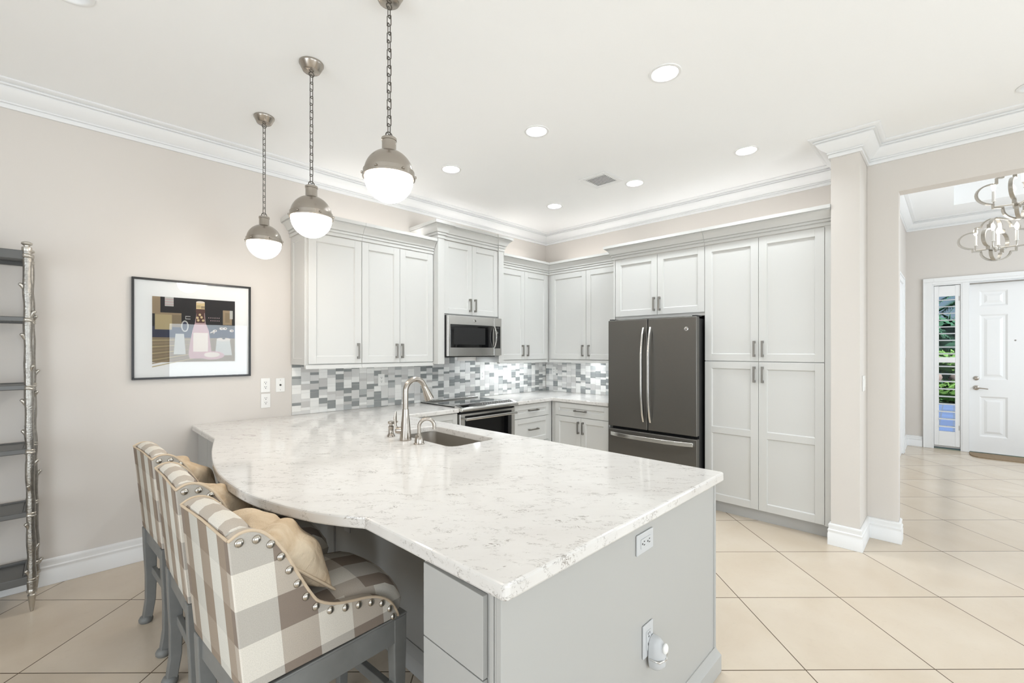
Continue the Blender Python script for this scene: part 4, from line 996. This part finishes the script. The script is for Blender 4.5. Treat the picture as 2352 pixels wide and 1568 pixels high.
# night light plugged into the low outlet
t = thing('night_light', 'grey oval motion night light plugged into the low peninsula outlet', 'night light', (1.500, .76, .39))
def cap(y0, y1, zc_, wd, ht, n=9, half=None):
    rings = []
    for k in range(n + 1):
        u = k / n; s = (1 - max(0, (u - .25) / .75) ** 2.2 * .75); y = y0 + (y1 - y0) * u
        rings.append([(1.497 + wd / 2 * s * math.copysign(abs(math.cos(2 * PI * j / 28)) ** .8, math.cos(2 * PI * j / 28)), y, zc_ + ht / 2 * (s * .6 + .4) * math.copysign(abs(math.sin(2 * PI * j / 28)) ** .9, math.sin(2 * PI * j / 28))) for j in range(28)])
    return MB().ring(rings)
build('housing', cap(.7715, .722, .395, .062, .118), 'greyplast', t, smooth=50)
build('sensor_lens', MB().ball((1.497, .722, .425), .015, 16, 10, sc=(1, .6, 1.25)), 'plate', t, smooth=60)
mb = MB(); mb.tube([(1.497 + .0316 * math.cos(a) * s, y, .388 + .004 * math.cos(a)) for a, y, s in [(PI + .01, .765, 1), (PI - .1, .745, 1.0), (PI - .4, .730, 1.0), (PI / 2, .7195, 1), (.4, .730, 1), (.1, .745, 1), (0, .765, 1)]], .0032, 8); build('trim_band', mb, 'steel', t, smooth=60)

# ------------------------------------------------------------------ foyer: front door, sidelight with shutter, doorway, mat, chandelier
mG = PW(FX)
DT = 2.462   # head of door and sidelight
t = thing('door_1', 'white six panel front door with nickel lock and lever', 'door', (FX, -.62, 0)); t['kind'] = 'structure'
D0, D1 = -1.075, -.162
pan = []
for a0, a1 in ((-.262, -.535), (-.70, -.975)):
    for b0, b1 in ((2.105, 2.325), (1.055, 1.985), (.24, .815)): pan.append((a1, a0, b0, b1))
mb = MB()
ys = [D0, -.975, -.70, -.535, -.262, D1]; zs = [.012, .24, .815, 1.055, 1.985, 2.105, 2.325, DT - .02]
for i in range(5):
    for j in range(7):
        if i in (1, 3) and j in (1, 3, 5):
            a0, a1, b0, b1 = ys[i], ys[i + 1], zs[j], zs[j + 1]; q = [(0, .045), (.022, .030), (.045, .030), (.075, .042)]
            rings = [[mG(a0 + e, b0 + e, d - .085), mG(a1 - e, b0 + e, d - .085), mG(a1 - e, b1 - e, d - .085), mG(a0 + e, b1 - e, d - .085)] for e, d in q]
            mb.ring(rings, caps=False); mb.add(rings[-1], [(0, 1, 2, 3)])
        else: mb.add([mG(ys[i], zs[j], -.04), mG(ys[i + 1], zs[j], -.04), mG(ys[i + 1], zs[j + 1], -.04), mG(ys[i], zs[j + 1], -.04)], [(0, 1, 2, 3)])
mbox(mb, mG, D0, D1, .012, DT - .02, -.088, -.087)
build('door_leaf', mb, 'trim', t, smooth=20)
build('deadbolt', MB().lathe([(.030, 0), (.030, -.008), (.024, -.014), (.012, -.016), (.010, -.026), (.001, -.027)], (FX + .04, -.228, 1.072), 24, axis='x'), 'nickel', t, smooth=40)
build('lever_handle', MB().lathe([(.034, 0), (.033, -.008), (.018, -.014), (.013, -.045)], (FX + .04, -.228, .935), 24, axis='x').tube([(FX - .008, -.228, .935), (FX - .018, -.25, .935), (FX - .020, -.30, .930), (FX - .018, -.345, .925)], [.011, .010, .008, .007], 10), 'nickel', t, smooth=50)
build('peephole', MB().lathe([(.010, 0), (.010, -.004), (.006, -.005)], (FX + .0395, -.606, 1.613), 16, axis='x'), 'nickel_dark', t)
# casing around door and sidelight
mb = MB()
def cas(a0, a1, b0, b1, d=.022): mbox(mb, mG, a0, a1, b0, b1, .0005, d)
cas(.233, .334, 0.001, 2.55); cas(-1.20, .233, DT, 2.55); cas(-1.2, -1.09, .001, DT); cas(-.155, -.085, .001, DT, .016); mbox(mb, mG, -.1615, -.1551, .001, DT - .0005, -.094, .006)
cas(.214, .334, 2.50, 2.555, .034); cas(-1.2, .214, 2.50, 2.555, .034); cas(.315, .334, .001, 2.50, .030)
mbox(mb, mG, .215, .233, .001, DT, -.09, .014); mbox(mb, mG, -.085, -.07, .001, DT, -.09, .014); mbox(mb, mG, -.07, .215, DT - .02, DT, -.09, .014); mbox(mb, mG, -.155, -.085, .001, DT, -.095, .0004); mbox(mb, mG, -1.09, -1.076, .001, DT, -.09, .0)
mbox(mb, mG, -1.076, -.155, DT - .019, DT, -.09, .0)
struct('trim_4', mb, 'trim', 'white casing around the front door and its sidelight', 'casing', bevel=.003)
build_strip = build('door_sweep', MB().box(FX - .004, FX + .04, -.162, -1.075, DT - .034, DT - .0205), 'nickel_dark', None); tag(build_strip, 'grey metal strip across the head of the front door', 'door strip', kind='structure')
t = thing('window_1', 'narrow sidelight window beside the front door', 'window', (FX + .08, .07, 0)); t['kind'] = 'structure'
mb = MB(); mbox(mb, mG, -.07, .215, .02, DT - .02, -.093, -.089); build('pane', mb, m_glass_('sidelight_glass', 1.13), t)
mb = MB()
for a in ((-.07, -.03, .02, DT - .02), (.185, .215, .02, DT - .02), (-.03, .185, .02, .12), (-.03, .185, DT - .1, DT - .02)): mbox(mb, mG, *a, -.088, -.06)
build('window_frame', mb, 'trim', t)
t = thing('plantation_shutter', 'white louvred shutter in the narrow window beside the front door', 'shutter', (FX, .07, .05))
mb = MB()
for a in ((.160, .212, .055, 2.435), (-.067, -.013, .055, 2.435), (-.013, .160, .055, .27), (-.013, .160, 2.275, 2.43), (-.013, .160, 1.292, 1.371)): mbox(mb, mG, *a, -.030, .002)
build('shutter_frame', mb, 'trim', t, bevel=.003)
for z0, z1, n_ in ((.285, 1.290, 9), (1.373, 2.272, 9)):
    for k in range(n_):
        z = z0 + (z1 - z0) * (k + .5) / n_; mb = MB()
        ring = lambda y: [(FX + .014 + .034 * math.cos(q) * 1.0, y, z + (.0075) * math.sin(q) + .006 * math.cos(q)) for q in [2 * PI * j / 12 for j in range(12)]]
        mb.ring([ring(-.0125), ring(.1595)]); build('louver', mb, 'trim', t, smooth=50)
build('hinge', MB().box(FX - .005, FX + .001, -.0575, -.051, 2.2, 2.27), 'nickel_dark', t); build('hinge', MB().box(FX - .005, FX + .001, -.0575, -.051, .3, .37), 'nickel_dark', t)
# doorway in the foyer side wall
t = thing('door_2', 'white doorway casing in the foyer side wall', 'door', (8.0, FY, 0)); t['kind'] = 'structure'
build('door_leaf', MB().box(7.55, 8.42, FY - .004, FY - .001, .01, 2.42), 'trim', t)
build('casing', MB().box(8.42, 8.52, FY - .024, FY - .001, .001, 2.51).box(7.45, 7.55, FY - .024, FY - .001, .001, 2.51).box(7.55, 8.42, FY - .024, FY - .001, 2.42, 2.51).box(8.50, 8.52, FY - .034, FY - .024, .001, 2.51).box(7.45, 8.52, FY - .034, FY - .024, 2.49, 2.51), 'trim', t, bevel=.003)
# door mat with clipped corners
mbx = MB(); ol = [(9.20, -.155), (9.02, -.160), (8.92, -.185), (8.86, -.24), (8.84, -.34), (8.84, -.98), (8.86, -1.06), (8.92, -1.10), (9.20, -1.12)]
slab(mbx, ol, [], .001, .014); o = build('doormat', mbx, 'mat_coir', None, fix=False); weld(o); tag(o, 'brown coir doormat in front of the white front door', 'doormat')

def quatrefoil(d=.60, R=.38, q=.52):
    """closed outline of four round lobes with a square step between neighbours, half width 1"""
    out = []
    for k in range(4):
        c = Vector((math.cos(PI / 2 * k), math.sin(PI / 2 * k))); s = Vector((-c.y, c.x))
        for j in range(15):
            th = math.radians(-90 + 180 * j / 14); out.append(c * (d + R * math.cos(th)) + s * (R * math.sin(th)))
        out += [c * d + s * q, c * R + s * q]
        out.append(c * R + s * (d - .002))
    return out
t = thing('chandelier', 'silver quatrefoil chandelier with candle bulbs in the foyer', 'chandelier', (5.82, -.36, 2.3))
def cage(cx_, cy_, cz_, r, hgt, rots, bulbs, br):
    for i, a in enumerate(rots):
        q = quatrefoil(); mb = MB(); ca, sa = math.cos(math.radians(a)), math.sin(math.radians(a))
        path = [(cx_ + p.x * r * ca, cy_ + p.x * r * sa, cz_ + p.y * hgt) for p in q]
        n = len(path); rings = []
        nrm = Vector((-sa, ca, 0))
        for k in range(n):
            p = Vector(path[k]); tg = (Vector(path[(k + 1) % n]) - Vector(path[k - 1])).normalized(); bi = tg.cross(nrm)
            rings.append([p + nrm * u * .013 + bi * v * .0055 for u, v in ((1, 1), (-1, 1), (-1, -1), (1, -1))])
        mb.ring(rings, closed=True); build('quatrefoil_frame', mb, 'silver', t, bevel=.002)
    zb = cz_ - hgt * .42
    hub = MB().lathe([(.004, -.030), (.010, -.024), (.010, -.012), (.028, -.010), (.030, .006), (.022, .012), (.006, .012)], (cx_, cy_, zb), 20); build('hub', hub, 'silver', t, smooth=40)
    for a in bulbs:
        ca, sa = math.cos(math.radians(a)), math.sin(math.radians(a)); ex, ey = cx_ + br * ca, cy_ + br * sa
        ar = build('arm', MB().tube([(cx_, cy_, zb), (cx_ + br * .97 * ca, cy_ + br * .97 * sa, zb), (ex, ey, zb + .01), (ex, ey, zb + .045)], .0055, 8), 'silver', t, smooth=50)
        build('candle_sleeve', MB().lathe([(.014, .045), (.014, .05), (.0105, .052), (.0105, .135), (.006, .137)], (ex, ey, zb), 16), 'plate', ar, smooth=40)
        build('bulb', MB().lathe([(.006, .137), (.011, .150), (.0155, .165), (.013, .182), (.006, .198), (.001, .206)], (ex, ey, zb), 16), 'bulb', ar, smooth=60)
    light('chandelier_lamp', 'POINT', (cx_, cy_, zb + .19), CHAND_W, WARM, shadow_soft_size=.12)
cage(5.80, -.262, 2.455, .250, .190, (-72, -20), (-10, 80, 170, 260), .125)
cage(5.66, -.395, 2.80, .30, .225, (-62, -14), (10, 100, 190, 280), .155)
build('stem', MB().tube([(5.66, -.395, 3.02), (5.66, -.395, FC + .245)], .006, 8), 'silver', t, smooth=50)
build('canopy', MB().lathe([(.07, FC + .249), (.07, FC + .235), (.02, FC + .22), (.001, FC + .22)], (5.66, -.395, 0), 28), 'silver', t, smooth=40)
build('link_bar', MB().tube([(5.66, -.395, 2.58), (5.73, -.33, 2.60), (5.80, -.262, 2.64)], .005, 8), 'silver', t, smooth=50)
light('foyer_fill', 'AREA', (7.0, -2.56, 1.75), 100, DAY, target=(7.0, 0, 1.75), shape='RECTANGLE', size=2.5, size_y=2.0)  # added fill lamp to brighten the foyer

# ------------------------------------------------------------------ outside the front door, seen between the louvers
struct('path', MB().box(FX + .15, 17.2, -3.5, 3.5, -.12, -.02), 'paver', 'grey paver path outside the front door, tinted blue for shade', 'path')
struct('ground', MB().box(17.2, 40, -16, 16, -.14, -.03), mat('lawn', (56, 90, 40), .9, var=.3, vscale=3), 'green lawn beyond the path', 'lawn')
rr = random.Random(9)
def leafball(mb, c, rad, n, size):
    for _ in range(n):
        d = Vector((rr.gauss(0, 1), rr.gauss(0, 1), rr.gauss(0, 1))).normalized(); p = Vector(c) + Vector((d.x * rad[0], d.y * rad[1], d.z * rad[2])) * rr.uniform(.75, 1.02)
        u = Vector((rr.gauss(0, 1), rr.gauss(0, 1), rr.gauss(0, .6))).normalized(); w_ = u.cross(d + Vector((.01, .02, .03))).normalized(); s = size * rr.uniform(.6, 1.2)
        mb.add([p - u * s, p + w_ * s * .45, p + u * s, p - w_ * s * .45], [(0, 1, 2, 3)])
HB = [((17.6, -.5, .30), (.35, 1.3, .36), 500, 'low green hedge at the end of the paver path'), ((17.7, 2.1, .30), (.35, 1.1, .36), 400, 'low green hedge left of the path end'), ((19.2, .1, 1.12), (.5, .9, .34), 420, 'bright green rounded shrub above the low hedge'), ((18.9, 1.9, .9), (.5, .7, .4), 350, 'bright green shrub left of the rounded one'), ((20.6, -1.7, 1.3), (.6, 1.2, .8), 600, 'dark green bush behind the bright shrub')]
for c, r_, n_, lab in HB:
    mb = MB(); leafball(mb, c, r_, n_, .10); mb.ball(c, 1, 14, 9, sc=(r_[0] * .8, r_[1] * .85, r_[2] * .85))
    o = build('hedge_bush', mb, 'outgreen', None, fix=False); tag(o, lab, 'shrub', 'shrubs outside the front door')
for (x, y, z, r_), lab in (((18.32, .55, .62, .26), 'brown boulder behind the low hedge'), ((18.30, -.15, .60, .22), 'smaller brown boulder beside the first boulder')):
    mb = MB(); mb.ball((0, 0, 0), r_, 14, 9, sc=(1, 1.2, 1.0)); mb.v = [(a * (1 + .12 * math.sin(9 * b + 5 * c)) + x, b * (1 + .1 * math.sin(11 * c)) + y, c + z) for a, b, c in mb.v]
    mb.box(x - .2, x + .2, y - .25, y + .25, -.03, z - .1); o = build('boulder', mb, 'rock', None, smooth=50); tag(o, lab, 'boulder', 'boulders outside')
def palm(x, y, hgt, nf, L, lab):
    t = thing('palm_tree', lab, 'palm tree', (x, y, -.03), 'palms outside the front door')
    build('trunk', MB().tube([(x, y, -.03), (x + .05, y, hgt * .5), (x, y + .03, hgt)], [.14, .11, .09], 10), 'trunk', t)
    for k in range(nf):
        a = 2 * PI * k / nf + rr.uniform(-.2, .2); up = rr.uniform(.1, 1.0); mb = MB(); d = Vector((math.cos(a), math.sin(a), 0)); s = Vector((-d.y, d.x, 0)); prev = None
        P = [Vector((x, y, hgt)) + d * (L * u) + Vector((0, 0, L * (up * u - (.55 + up * .55) * u * u))) for u in [i / 12 for i in range(13)]]
        mb.tube(P, [.018 - .001 * i for i in range(13)], 5)
        for i in range(1, 13):
            for sg in (-1, 1):
                for o_ in (0, .5):
                    p = P[i] + (P[i] - P[i - 1]) * o_; w_ = L * .26 * math.sin(PI * min(1, .15 + i / 15)); tip = p + s * sg * w_ + d * w_ * .5 - Vector((0, 0, w_ * .35)); e = d * .022
                    mb.add([p - e, p + e, tip], [(0, 1, 2)])
        build('frond', mb, 'palmgreen', t, fix=False)
palm(19.6, 1.3, 2.3, 16, 1.25, 'shorter palm nearer the front door'); palm(22.0, -.9, 3.3, 18, 1.7, 'taller palm behind the dark bush')
mb = MB(); leafball(mb, (24.5, .5, 1.4), (1.0, 7, 1.5), 2600, .20); mb.ball((24.7, .5, 1.3), 1, 16, 9, sc=(.7, 6.5, 1.3)); o = build('hedge_screen', mb, 'palmgreen', None, fix=False); tag(o, 'tall dark green hedge closing the view outside', 'hedge', kind='stuff')
